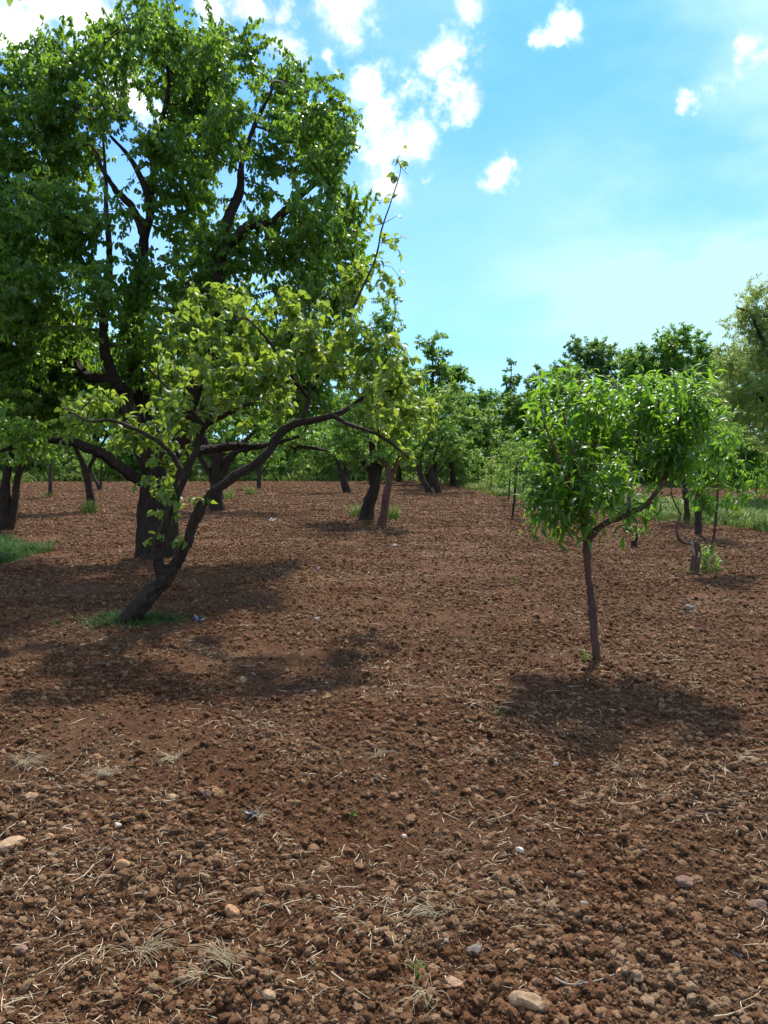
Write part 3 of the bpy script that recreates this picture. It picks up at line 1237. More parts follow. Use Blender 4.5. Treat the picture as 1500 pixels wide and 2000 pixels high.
def scatter_grass():
    rng = np.random.default_rng(12)
    # strip on the right and the rough edge round the field
    n = 60000
    a = rng.uniform(R(-32), R(38), n)
    r = np.exp(rng.uniform(math.log(9), math.log(80), n))
    x, y = np.sin(a) * r, np.cos(a) * r
    m = grass_mask(x, y)
    left = x < -4.5
    keep = (rng.random(n) < m) & ~(left & (y < 20))
    x, y, r = x[keep], y[keep], r[keep]
    n = len(x)
    s = rng.uniform(.45, 1.25, n) * (1 + 1.0 * vnoise(x * .8, y * .8, 41) + .5 * vnoise(x * 2.5, y * 2.5, 42)) * np.where(y > 55, 2.3, 1.0)
    fat = 1 + r / 30
    pr = [tuft_mesh('tuft', M['grass'], 200 + i, 16, .30, .011, .10, .6) for i in range(5)]
    rot = np.column_stack([np.zeros(n), np.zeros(n), rng.uniform(0, 6.28, n)])
    scatter('meadow_grass', 'fresh green grass growing along the edge of the tilled field', np.column_stack([x, y, height(x, y) - .01]), rot,
            np.column_stack([s * fat, s * fat, s]), rng.integers(0, 5, n), pr)
    # shaded patch at the left edge
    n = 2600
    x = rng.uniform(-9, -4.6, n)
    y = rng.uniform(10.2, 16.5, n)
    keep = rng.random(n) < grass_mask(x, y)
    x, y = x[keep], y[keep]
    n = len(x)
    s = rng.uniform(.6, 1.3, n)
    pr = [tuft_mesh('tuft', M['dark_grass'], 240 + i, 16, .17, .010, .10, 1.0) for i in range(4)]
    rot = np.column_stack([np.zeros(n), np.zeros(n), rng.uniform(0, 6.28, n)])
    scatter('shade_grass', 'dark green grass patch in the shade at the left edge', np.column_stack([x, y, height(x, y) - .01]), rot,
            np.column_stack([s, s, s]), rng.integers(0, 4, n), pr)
    # weeds round the foot of the leaning tree
    n = 200
    t = rng.normal(0, 1, (n, 2))
    x = LPB[0] + .07 + t[:, 0] * .23 - .05
    y = LPB[1] + .05 + t[:, 1] * .13
    pr = [tuft_mesh('tuft', M['dark_grass'], 260 + i, 9, .07, .010, .06, 1.3) for i in range(4)]
    s = rng.uniform(.5, 1.3, n)
    rot = np.column_stack([np.zeros(n), np.zeros(n), rng.uniform(0, 6.28, n)])
    scatter('weed_grass', 'low green weeds round the foot of the leaning tree', np.column_stack([x, y, height(x, y) - .005]), rot,
            np.column_stack([s, s, s]), rng.integers(0, 4, n), pr)


scatter_grass()

# ------------------------------------------------------------------ the big pear tree
def big_pear():
    rng = np.random.default_rng(21)
    Y = 12.7
    base = GP(306, 1086, 0.06)
    lm = [
        limb_px([(306, 1095, Y), (308, 1060, Y), (310, 1000, Y), (312, 940, Y), (318, 905, Y), (330, 870, Y)], [.36, .31, .285, .28, .30, .25], True, .09),
        limb_px([(300, 925, Y), (285, 890, Y - .2), (262, 850, Y - .3), (252, 800, Y - .3), (236, 760, Y - .2), (205, 740, Y), (155, 722, Y + .1), (100, 600, Y + .4), (60, 520, Y + .5), (0, 440, Y + .3)], [.21, .17, .155, .15, .14, .12, .11, .08, .06, .035]),
        limb_px([(250, 770, Y - .3), (225, 745, Y - .5), (205, 690, Y - .6), (202, 640, Y - .6), (204, 575, Y - .5), (215, 510, Y - .4), (208, 420, Y - .3), (205, 330, Y - .3), (200, 250, Y - .2)], [.10, .09, .085, .08, .07, .06, .05, .035, .02]),
        limb_px([(312, 925, Y), (298, 860, Y + .3), (272, 770, Y + .6), (262, 700, Y + .7), (270, 600, Y + .6), (280, 500, Y + .3), (282, 460, Y + .2), (293, 420, Y + .1), (285, 370, Y), (255, 310, Y - .1), (215, 265, Y - .2)], [.2, .17, .15, .14, .12, .10, .09, .08, .065, .05, .03]),
        limb_px([(282, 460, Y + .2), (262, 410, Y + .1), (225, 370, Y), (200, 330, Y - .1), (190, 300, Y - .1)], [.08, .07, .055, .04, .03]),
        limb_px([(293, 420, Y + .1), (300, 330, Y + .3), (318, 230, Y + .3), (330, 160, Y + .2), (318, 90, Y + .1), (300, 30, Y)], [.07, .06, .05, .04, .03, .02]),
        limb_px([(318, 905, Y), (345, 850, Y - .2), (370, 780, Y - .4), (400, 690, Y - .6), (420, 600, Y - .6), (432, 500, Y - .4), (442, 440, Y - .3), (468, 375, Y - .2), (472, 320, Y), (495, 250, Y + .1), (530, 180, Y)], [.2, .17, .15, .13, .12, .11, .1, .085, .06, .045, .025]),
        limb_px([(435, 490, Y - .4), (480, 445, Y - .5), (527, 437, Y - .6), (560, 410, Y - .6), (585, 385, Y - .5), (630, 350, Y - .3), (665, 330, Y - .2)], [.09, .085, .08, .07, .05, .035, .02]),
        limb_px([(330, 890, Y), (380, 830, Y + .4), (440, 760, Y + .7), (500, 700, Y + .8), (560, 640, Y + .6), (600, 565, Y + .3), (615, 500, Y + .2)], [.17, .15, .13, .11, .10, .08, .04]),
        limb_px([(300, 945, Y), (262, 932, Y - .3), (225, 905, Y - .6), (185, 880, Y - .8), (130, 862, Y - .9), (80, 862, Y - 1), (40, 868, Y - 1), (0, 882, Y - 1)], [.11, .10, .095, .09, .075, .065, .055, .035]),
        limb_px([(335, 905, Y), (390, 880, Y + .5), (450, 872, Y + .8), (520, 870, Y + .9), (590, 850, Y + .9)], [.11, .09, .08, .06, .03]),
    ]
    lobes = [(45, 150, 75, 70), (30, 280, 90, 90), (120, 260, 75, 110), (60, 420, 90, 80), (150, 130, 60, 60), (230, 120, 60, 80),
             (290, 50, 58, 75), (350, 65, 50, 60), (330, 150, 55, 55), (430, 140, 60, 90), (450, 250, 70, 80), (395, 210, 60, 90),
             (560, 200, 65, 80), (620, 225, 70, 80), (655, 275, 45, 65), (560, 300, 80, 55), (640, 335, 50, 45), (620, 455, 90, 80),
             (680, 480, 45, 65), (560, 520, 90, 70), (450, 510, 80, 80), (375, 400, 70, 110), (350, 560, 90, 80), (180, 570, 60, 70),
             (80, 610, 90, 80), (30, 700, 100, 100), (150, 720, 85, 90), (300, 690, 90, 70), (450, 640, 90, 80), (600, 620, 75, 70),
             (90, 810, 110, 55), (-70, 480, 90, 180), (-70, 250, 80, 130), (500, 760, 110, 70), (620, 760, 60, 60), (215, 210, 50, 50),
             (320, 285, 55, 70), (140, 420, 55, 70), (20, 540, 60, 60, .7), (150, 490, 40, 50, .6), (400, 90, 45, 40), (480, 95, 40, 40), (100, 100, 40, 35),
             (520, 400, 50, 40, .5), (260, 620, 50, 60), (-40, 640, 60, 100), (380, 300, 55, 70), (20, 470, 70, 60), (110, 500, 55, 55), (30, 560, 80, 60), (-30, 380, 80, 80), (120, 350, 60, 60), (60, 770, 90, 60), (20, 840, 70, 40), (200, 800, 60, 45), (250, 540, 40, 60, .7), (160, 640, 50, 50), (350, 640, 60, 60), (250, 380, 35, 50, .6), (690, 560, 45, 60), (690, 425, 35, 40), (650, 690, 55, 50), (560, 700, 80, 60)]
    lb = lobes_px(lobes, Y, rng, 1.7, 1.25)
    attr = sample_lobes(lb, rng, 235)
    for l in lm[1:]:
        l['r'] = [r * (1 - .25 * i / (len(l['r']) - 1)) * .92 for i, r in enumerate(l['r'])]
    gaps = [(282, 205, 24), (220, 470, 20), (232, 520, 16), (62, 490, 16), (140, 580, 22), (205, 640, 20), (515, 260, 22), (460, 350, 18), (540, 420, 20), (250, 355, 16)]
    keep = np.ones(len(attr), bool)
    for gx, gy, gr in gaps:
        # gaps in the crown, cut where the limbs show against the sky
        c = P(gx, gy, Y)
        ax = unit(c - np.array([0, 0, EYE]))
        rel = attr - c
        off = rel - np.outer(rel @ ax, ax)
        keep &= np.linalg.norm(off, axis=1) > gr * 1.15 * Y / F
    attr = attr[keep]
    attr = attr[attr[:, 2] > 1.9]
    plant_tree('pear_tree', base, 'tall broad pear tree with a thick dark trunk, largest tree in the orchard', 'tree', lm, attr, 22,
               M['pear_leaf'], M['bark'], PEAR_MID, 25, 0.109, twig=0.5, droop=1.15, open_=(30, 85), r_tip=.0035, min_r=.0075)
    return len(attr)


print('big pear', big_pear())


# ------------------------------------------------------------------ the leaning young-leaved tree in front
def leaning_tree():
    rng = np.random.default_rng(31)
    Y = LPB[1]
    base = GP(250, 1218, 0.05)
    lm = [
        limb_px([(238, 1228, Y), (262, 1198, Y), (295, 1160, Y), (325, 1128, Y), (342, 1102, Y), (365, 1060, Y - .05), (385, 1010, Y - .1), (412, 966, Y - .1), (460, 930, Y - .1), (515, 893, Y - .1), (545, 850, Y), (575, 829, Y), (650, 812, Y), (692, 790, Y + .1), (720, 770, Y + .1), (765, 763, Y + .1)],
                [.115, .09, .083, .076, .056, .050, .046, .042, .040, .039, .037, .034, .028, .022, .016, .008], True, .15),
        limb_px([(318, 1135, Y), (308, 1095, Y - .05), (305, 1060, Y - .1), (325, 1015, Y - .15), (350, 955, Y - .2), (382, 880, Y - .2), (400, 835, Y - .2), (440, 810, Y - .3), (512, 776, Y - .4)], [.055, .044, .041, .038, .035, .031, .027, .022, .010]),
        limb_px([(385, 872, Y - .2), (392, 810, Y - .1), (415, 740, Y), (430, 680, Y), (440, 610, Y + .1)], [.035, .03, .025, .02, .01]),
        limb_px([(585, 828, Y), (600, 790, Y + .1), (610, 750, Y + .2), (650, 690, Y + .2), (690, 600, Y + .2), (733, 505, Y + .2), (745, 450, Y + .15), (765, 390, Y + .1), (782, 335, Y + .1), (776, 312, Y + .1)], [.022, .020, .018, .016, .013, .010, .008, .006, .004, .003]),
        limb_px([(648, 812, Y), (690, 832, Y - .2), (740, 850, Y - .3), (775, 875, Y - .3), (800, 895, Y - .35)], [.024, .02, .016, .012, .007]),
        limb_px([(360, 930, Y - .2), (330, 880, Y - .3), (290, 850, Y - .4), (258, 836, Y - .4), (219, 821, Y - .5), (174, 822, Y - .5), (130, 800, Y - .5)], [.026, .022, .019, .017, .014, .011, .006]),
        limb_px([(600, 775, Y + .1), (560, 720, Y - .2), (520, 660, Y - .3), (480, 620, Y - .4)], [.022, .018, .014, .008]),
        limb_px([(400, 830, Y - .2), (350, 780, Y - .3), (310, 740, Y - .3), (285, 715, Y - .3)], [.024, .018, .013, .007]),
    ]
    rows = [(430, 575, 70, 35), (375, 640, 65, 50), (480, 640, 80, 55), (560, 600, 55, 45), (320, 735, 55, 40), (420, 715, 70, 55), (520, 735, 80, 60),
            (620, 640, 70, 60), (680, 565, 45, 50), (700, 640, 50, 50), (195, 790, 65, 40), (145, 825, 35, 35), (275, 830, 70, 40), (350, 800, 65, 45),
            (650, 715, 75, 45), (720, 730, 60, 45), (755, 680, 50, 45), (800, 755, 42, 35), (735, 795, 55, 35), (780, 845, 45, 35), (805, 905, 30, 22),
            (295, 950, 45, 30, .8, -.35), (815, 805, 35, 35), (770, 770, 45, 35), (790, 720, 35, 30), (835, 840, 18, 25), (560, 785, 60, 40), (330, 880, 60, 40, .8), (460, 800, 60, 40, .7), (230, 870, 50, 30, .7), (840, 790, 20, 25)]
    lb = lobes_px(rows, Y, rng, .75, 1.1)
    attr = sample_lobes(lb, rng, 230)
    more = [(765, 395), (778, 420), (785, 318), (770, 318), (798, 343), (766, 345), (786, 465), (770, 480), (745, 470), (760, 520), (725, 420), (712, 445), (790, 560), (765, 575),
            (720, 520), (705, 520), (735, 560), (755, 540), (742, 395), (783, 500), (340, 1062), (350, 1005), (285, 1060), (378, 975), (350, 985), (290, 905), (300, 1000), (330, 960)]
    extra = np.array([P(a, b, Y + rng.uniform(-.1, .35)) if b < 900 else P(a, b, Y - .1 + rng.uniform(-.15, .1)) for a, b in more])
    attr = np.vstack([attr, extra])

    def tone(p, t, r):
        # fresh yellow tips; sunlight on the right side put into a yellower leaf colour
        side = np.clip((p[:, 0] + 0.9) / 1.4, 0, 1)
        return np.clip(r.random(len(p)) * 0.62 + side * 0.30 + (1 - t) * 0.14 * r.random(len(p)) + (r.random(len(p)) > .93) * .3, 0, 1)
    plant_tree('leaning_fruit_tree', base, 'crooked leaning fruit tree with forked trunk and fresh yellow-green leaves', 'tree', lm, attr, 32,
               M['young_leaf'], M['grey_bark'], PEAR_HI, 9, 0.104, twig=0.20, droop=0.30, open_=(35, 95), r_tip=.0032, tone=tone, leaf_parts=300, jitter=.45, up=.3,
               thin=lambda p: np.where(p[:, 2] > P(0, 560, Y)[2], np.where(p[:, 2] > P(0, 420, Y)[2], .3, .55), 1.0) * (p[:, 0] > P(700, 0, Y)[0]) + (p[:, 0] <= P(700, 0, Y)[0]))
    return len(attr)


print('leaning', leaning_tree())


# ------------------------------------------------------------------ the young peach tree on the right
def peach_tree():
    rng = np.random.default_rng(41)
    Y = G(1165, 1295)[1]
    base = GP(1166, 1295, 0.04)
    lm = [
        limb_px([(1168, 1305, Y), (1163, 1265, Y), (1158, 1225, Y), (1158, 1190, Y), (1152, 1150, Y), (1148, 1100, Y), (1146, 1060, Y), (1142, 1030, Y), (1134, 990, Y), (1136, 950, Y), (1125, 900, Y - .1), (1108, 850, Y - .1), (1100, 800, Y - .1)],
                [.040, .030, .029, .037, .030, .028, .030, .026, .024, .02, .016, .012, .007], True, .05),
        limb_px([(1146, 1062, Y), (1165, 1035, Y), (1188, 1020, Y - .05), (1225, 1005, Y - .1), (1262, 985, Y - .1), (1290, 950, Y - .1), (1312, 905, Y - .1), (1325, 850, Y - .1), (1330, 790, Y - .05)], [.028, .025, .023, .021, .019, .017, .014, .011, .006]),
        limb_px([(1138, 985, Y), (1118, 955, Y - .2), (1098, 915, Y - .35), (1080, 870, Y - .4), (1060, 820, Y - .45)], [.018, .015, .012, .01, .006]),
        limb_px([(1134, 985, Y), (1150, 930, Y + .2), (1158, 880, Y + .3), (1170, 820, Y + .35), (1178, 770, Y + .35)], [.018, .015, .012, .01, .006]),
        limb_px([(1225, 1005, Y - .1), (1232, 950, Y + .2), (1240, 890, Y + .4), (1250, 820, Y + .45), (1255, 770, Y + .4)], [.016, .014, .012, .009, .005]),
        limb_px([(1290, 950, Y - .1), (1285, 900, Y + .1), (1290, 840, Y + .2), (1285, 780, Y + .2)], [.012, .01, .008, .005]),
    ]
    rows = [(1092, 795, 45, 45), (1135, 775, 50, 42), (1195, 775, 55, 40), (1255, 780, 55, 45), (1315, 770, 50, 45), (1365, 775, 42, 45), (1375, 808, 28, 35),
            (1070, 860, 45, 50), (1055, 920, 38, 45), (1088, 945, 38, 40), (1130, 870, 55, 50), (1195, 860, 55, 50), (1260, 870, 55, 50), (1320, 860, 50, 55),
            (1140, 930, 50, 40), (1200, 935, 45, 35), (1255, 940, 40, 30), (1310, 925, 35, 35), (1118, 975, 30, 25, .8), (1245, 970, 36, 18, .7), (1335, 870, 25, 38),
            (1115, 885, 50, 45, 1, -.4), (1150, 940, 45, 30, 1, -.3), (1235, 920, 50, 35, 1, -.35), (1090, 955, 40, 35, 1, -.3), (1300, 920, 35, 35, 1, -.3), (1195, 885, 40, 45, .8, -.45)]
    rows = [(r_[0] - 8,) + tuple(r_[1:]) for r_ in rows]
    lb = lobes_px(rows, Y, rng, .48, 1.15)
    attr = sample_lobes(lb, rng, 600)
    attr = attr[vnoise(attr[:, 0] * 3.2 + attr[:, 1] * 1.7, attr[:, 2] * 3.4, 43) > -.07]
    low = [P(rng.uniform(1035, 1125), rng.uniform(965, 1012), Y + rng.uniform(-.35, .35)) for _ in range(16)] + [P(rng.uniform(1225, 1290), rng.uniform(940, 985), Y + rng.uniform(-.3, .3)) for _ in range(9)]
    top = [P(rng.uniform(1050, 1405), rng.uniform(708, 770), Y + rng.uniform(-.6, .6)) for _ in range(46)]
    side = [P(a, b, Y + rng.uniform(-.4, .4)) for a, b in ((1052, 765), (1036, 800), (1028, 830), (1022, 880), (1020, 930), (1028, 965), (1408, 790), (1402, 755), (1400, 830), (1370, 880), (1060, 985), (1040, 790))]
    attr = np.vstack([attr, top, side, low])

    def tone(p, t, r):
        top = np.clip((p[:, 2] - 1.7) / 0.9, 0, 1)  # young tips, plus light from above put into paler leaves at the top
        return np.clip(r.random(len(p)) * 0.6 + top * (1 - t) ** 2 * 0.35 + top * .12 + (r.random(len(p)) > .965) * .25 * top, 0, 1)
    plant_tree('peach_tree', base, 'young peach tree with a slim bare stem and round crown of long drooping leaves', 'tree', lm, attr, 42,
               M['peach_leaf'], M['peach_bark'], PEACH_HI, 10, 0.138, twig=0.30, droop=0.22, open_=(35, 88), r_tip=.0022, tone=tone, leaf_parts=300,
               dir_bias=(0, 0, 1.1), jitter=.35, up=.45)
    return len(attr)


print('peach', peach_tree())


# ------------------------------------------------------------------ orchard trees in the middle distance
def orchard_tree(name, label, foot, stems, rows, seed, mat='orchard_leaf', bark='bark', zs=1.0, dens=26, n_leaf=22, L=0.13, tmpl=None, twig=.45, droop=.6,
                 min_r=.009, depth_k=1.2, group=None, cat='tree', sink=.08, r_tip=.005, Y=None, dir_bias=None, jitter=.5):
    """foot: pixel of the base; stems: lists of (px, py[, dY]) with radii; rows: crown lobes in pixels at the tree's distance"""
    rng = np.random.default_rng(seed)
    base = GP(*foot, sink)
    Y = Y or base[1]
    lm = []
    for pts, r in stems:
        lm.append(limb_px([(p[0], p[1], Y + (p[2] if len(p) > 2 else 0)) for p in pts], r))
    lb = lobes_px(rows, Y, rng, zs, depth_k)
    attr = sample_lobes(lb, rng, dens * 2.6)
    return plant_tree(name, base, label, cat, lm, attr, seed + 1, M[mat], M[bark], tmpl or PEAR_MID, n_leaf, L, group, twig, droop, (35, 100), r_tip, min_r, dir_bias=dir_bias, jitter=jitter)


ORCH = 'orchard trees standing in the tilled field'
orchard_tree('fruit_tree', 'dark fruit tree with several stems at the left edge above the grass patch', (14, 1036),
             [([(14, 1045), (12, 1000), (10, 950), (20, 900), (40, 840)], [.16, .13, .11, .1, .06]), ([(8, 1040), (0, 980), (-20, 920), (-40, 860)], [.11, .09, .08, .05]), ([(20, 1035), (28, 980), (36, 925), (60, 880), (80, 830)], [.1, .085, .07, .06, .04])],
             [(40, 760, 70, 60), (-20, 780, 80, 80), (80, 830, 60, 50), (10, 870, 60, 40), (-60, 860, 60, 50), (60, 700, 60, 50), (-20, 680, 80, 60), (100, 880, 40, 30)], 51, group=ORCH, L=.115, dens=30)
orchard_tree('fruit_tree', 'slanting dark tree with green shoots at its foot, left of the big trunk', (178, 1000),
             [([(180, 1008), (178, 985), (174, 950), (165, 915), (150, 880), (130, 850)], [.17, .12, .11, .1, .08, .04]), ([(170, 930), (185, 890), (210, 850)], [.07, .06, .03])],
             [(140, 840, 60, 40), (200, 840, 60, 40), (160, 790, 70, 40), (220, 800, 50, 40), (110, 870, 40, 25), (100, 800, 50, 50)], 53, group=ORCH, dens=30, L=.12)
orchard_tree('fruit_tree', 'dark broad-trunked tree just right of the big pear trunk', (424, 995),
             [([(424, 1003), (423, 975), (422, 940), (424, 905), (432, 870)], [.30, .20, .18, .18, .12]), ([(420, 950), (405, 915), (385, 885), (360, 860)], [.11, .1, .08, .05]), ([(428, 945), (445, 905), (470, 870), (500, 840)], [.12, .1, .08, .05]),
              ([(430, 905), (470, 880), (540, 868), (590, 872), (640, 880)], [.12, .1, .085, .07, .03]), ([(425, 900), (400, 860), (380, 800), (400, 740)], [.14, .12, .08, .05])],
             [(430, 820, 80, 50), (520, 820, 80, 45), (600, 830, 60, 40), (360, 820, 60, 50), (480, 740, 90, 60), (570, 760, 60, 50), (390, 730, 80, 60), (660, 850, 40, 30), (560, 870, 60, 18, .6)], 55, group=ORCH, zs=1.6, dens=20, L=.13)
orchard_tree('fruit_tree', 'thick dark trunk, left one of the close pair in the middle of the field', (718, 1014),
             [([(716, 1021), (718, 995), (728, 965), (735, 935), (730, 900), (725, 860)], [.22, .17, .155, .14, .11, .07]), ([(728, 945), (718, 915), (700, 890), (680, 870)], [.1, .08, .06, .04]), ([(735, 935), (745, 880), (750, 800), (752, 720), (755, 640)], [.12, .1, .08, .06, .03])],
             [(750, 625, 42, 55), (745, 690, 52, 50), (700, 740, 55, 50), (765, 740, 40, 50), (690, 800, 60, 45), (740, 800, 50, 50), (670, 855, 50, 40), (715, 880, 55, 32), (760, 890, 35, 25), (690, 900, 30, 18, .7), (755, 570, 25, 30, .7)], 57, group=ORCH, zs=1.0, dens=34, n_leaf=24, L=.115)
orchard_tree('fruit_tree', 'slim reddish leaning trunk, right one of the close pair in mid field', (748, 1023),
             [([(747, 1029), (750, 1000), (756, 960), (761, 930), (752, 905), (734, 890)], [.125, .105, .095, .085, .06, .03]), ([(760, 935), (778, 900), (790, 870), (800, 830)], [.07, .06, .05, .03])],
             [(790, 850, 40, 40), (770, 800, 40, 40), (810, 810, 30, 40), (760, 880, 40, 25), (800, 760, 25, 35)], 59, group=ORCH, bark='peach_bark', dens=34, L=.115, zs=.7)
orchard_tree('fruit_tree', 'leaning trunk with a pale sawn scar, behind and left of the central pair', (678, 962),
             [([(681, 967), (675, 950), (668, 925), (662, 905), (650, 885)], [.24, .19, .16, .13, .06]), ([(670, 935), (682, 915), (690, 895), (705, 880)], [.13, .11, .09, .05])],
             [(640, 865, 50, 34), (690, 870, 45, 32), (620, 905, 40, 16, .8), (660, 830, 50, 30), (620, 890, 30, 20), (600, 850, 30, 30)], 61, 'bright_leaf', group=ORCH, dens=13, L=.2, tmpl=FAR_LEAF, zs=1.2, min_r=.012)
orchard_tree('fruit_tree', 'pale green tree with two slanting grey trunks, right of the central pair', (838, 963),
             [([(840, 967), (833, 950), (822, 930), (818, 905), (825, 880), (840, 840)], [.20, .16, .14, .12, .08, .04]), ([(858, 965), (852, 945), (844, 925), (848, 890), (865, 850)], [.17, .14, .11, .08, .04], ), ([(848, 930), (862, 915), (880, 890)], [.09, .07, .04])],
             [(860, 790, 60, 40), (900, 830, 50, 40), (830, 840, 50, 40), (870, 870, 55, 35), (910, 880, 40, 30), (890, 770, 40, 30), (825, 890, 40, 25)], 63, 'bright_leaf', 'grey_bark', group=ORCH, dens=13, L=.19, tmpl=FAR_LEAF, zs=1.4, min_r=.012, n_leaf=26)
orchard_tree('sapling', 'thin sapling with pale whitish stem in the far left of the field', (98, 972),
             [([(99, 975), (98, 940), (99, 905), (100, 875)], [.09, .075, .06, .03])],
             [(95, 880, 35, 25), (110, 850, 35, 25), (75, 860, 25, 25)], 65, 'bright_leaf', 'grey_bark', group=ORCH, dens=16, L=.16, tmpl=FAR_LEAF, zs=.5, min_r=.01)
orchard_tree('sapling', 'small two-stemmed tree beside the slanting dark trunk', (195, 958),
             [([(196, 961), (190, 945), (182, 930), (174, 910)], [.1, .085, .075, .05]), ([(196, 958), (197, 935), (199, 910), (204, 880)], [.08, .07, .06, .03])],
             [(190, 885, 40, 25), (215, 870, 30, 25), (165, 880, 25, 25)], 67, 'orchard_leaf', 'grey_bark', group=ORCH, dens=13, L=.18, tmpl=FAR_LEAF, zs=.6, min_r=.012)
orchard_tree('sapling', 'small grey-stemmed tree seen under the arch of the leaning trunk', (505, 956),
             [([(505, 960), (506, 935), (508, 905), (512, 880)], [.12, .1, .09, .05]), ([(507, 930), (525, 905), (535, 890)], [.05, .04, .02])],
             [(500, 880, 40, 25), (530, 895, 30, 22), (480, 900, 25, 18), (515, 860, 35, 20)], 69, 'orchard_leaf', 'grey_bark', group=ORCH, dens=13, L=.18, tmpl=FAR_LEAF, zs=.6, min_r=.012)
# right-hand side
orchard_tree('peach_sapling', 'slender leaning peach sapling behind the gnarled stump at right', (1376, 1112),
             [([(1376, 1118), (1380, 1095), (1391, 1065), (1397, 1030), (1400, 990), (1402, 950), (1404, 900), (1400, 850)], [.026, .022, .02, .018, .018, .016, .012, .006])],
             [(1400, 860, 40, 35), (1380, 900, 45, 35), (1430, 905, 40, 35), (1450, 950, 30, 25), (1370, 960, 35, 30), (1410, 970, 40, 30), (1350, 930, 30, 20, .8), (1420, 840, 30, 25), (1440, 880, 25, 25)], 71, 'peach_leaf', 'peach_bark',
             dens=68, n_leaf=11, L=.15, tmpl=PEACH_MID, zs=.4, twig=.2, droop=.8, min_r=.0, r_tip=.003, group='peach saplings', dir_bias=(0, 0, .8))
orchard_tree('fruit_tree', 'straight grey trunk standing on the grass edge just behind the gnarled stump', (1363, 1042),
             [([(1363, 1047), (1364, 1010), (1365, 970), (1366, 920), (1360, 870)], [.085, .07, .068, .06, .04]), ([(1365, 930), (1385, 880), (1400, 830)], [.045, .04, .02])],
             [(1360, 880, 50, 35), (1400, 840, 50, 40), (1340, 840, 50, 40), (1380, 800, 50, 35), (1330, 910, 30, 25, .7), (1430, 850, 35, 35)], 73, 'bright_leaf', 'grey_bark', group=ORCH, dens=30, n_leaf=18, L=.15, tmpl=PEACH_MID, zs=.7, min_r=.006)
orchard_tree('fruit_tree', 'thin grey trunk on the grass to the left of the straight one', (1340, 1020),
             [([(1341, 1025), (1341, 990), (1338, 950), (1335, 900)], [.085, .07, .065, .04])],
             [(1330, 890, 45, 30), (1310, 850, 45, 35), (1350, 850, 45, 35), (1290, 880, 30, 25)], 75, 'bright_leaf', 'grey_bark', group=ORCH, dens=26, n_leaf=18, L=.16, tmpl=PEACH_MID, zs=.7, min_r=.006)
for i, (fx, fy, tx, ty, lab, rows) in enumerate([
        (993, 975, 995, 880, 'thin bright sapling, farthest of the row left of the peach tree', [(990, 890, 22, 25), (1000, 865, 22, 20), (985, 920, 18, 18)]),
        (1004, 985, 1003, 880, 'thin bright sapling in the row left of the peach tree, second farthest', [(1005, 890, 28, 30), (1015, 860, 25, 22), (1000, 930, 20, 20)]),
        (1021, 970, 1020, 880, 'thin bright sapling half hidden by the left edge of the peach crown', [(1025, 880, 25, 28), (1035, 915, 22, 25)]),
        (1000, 1012, 1010, 900, 'thin drooping sapling, nearest of the row left of the peach tree', [(1015, 905, 25, 35), (1005, 950, 20, 25), (1025, 870, 22, 22)])]):
    orchard_tree('peach_sapling', lab, (fx, fy), [([(fx, fy + 4), ((fx + tx) / 2 + 2, (fy + ty) / 2), (tx, ty)], [.035, .03, .015])], rows, 77 + i, 'bright_leaf', 'grey_bark',
                 group='peach saplings', dens=26, n_leaf=14, L=.17, tmpl=PEACH_MID, zs=.4, min_r=.008, r_tip=.004, droop=.8)
orchard_tree('peach_sapling', 'small peach sapling at the right edge in front of the shaded plot', (1478, 985),
             [([(1478, 990), (1477, 960), (1480, 920)], [.03, .025, .012])],
             [(1485, 930, 30, 20), (1500, 950, 25, 20), (1465, 945, 20, 15)], 83, 'peach_leaf', 'peach_bark', group='peach saplings', dens=40, n_leaf=10, L=.15, tmpl=PEACH_MID, zs=.3, r_tip=.004, droop=.8)
# the fine-leaved tree at the right edge
orchard_tree('willow_like_tree', 'large fine-leaved grey-green tree reaching in from the right edge', (1580, 985),
             [([(1580, 992), (1575, 940), (1565, 880), (1550, 800), (1530, 720), (1500, 640)], [.3, .24, .21, .17, .12, .06]), ([(1570, 900), (1530, 840), (1490, 780), (1450, 740)], [.14, .11, .08, .04]), ([(1545, 780), (1500, 690), (1470, 620), (1440, 600)], [.12, .09, .06, .02])],
             [(1480, 620, 45, 50), (1495, 700, 70, 60), (1440, 740, 45, 60), (1465, 820, 65, 55), (1560, 640, 70, 80), (1570, 760, 80, 80), (1500, 860, 60, 30), (1435, 800, 40, 45), (1600, 860, 60, 50), (1410, 632, 22, 12, .5), (1470, 575, 20, 22, .6), (1430, 690, 35, 40), (1480, 760, 60, 50), (1400, 770, 22, 40, .7), (1455, 645, 40, 45), (1505, 575, 50, 50), (1480, 700, 50, 50)],
             87, 'grey_leaf', 'bark', dens=30, n_leaf=34, L=.135, tmpl=FINE_LEAF, zs=1.4, min_r=.008, droop=.5, twig=.6, jitter=.7)


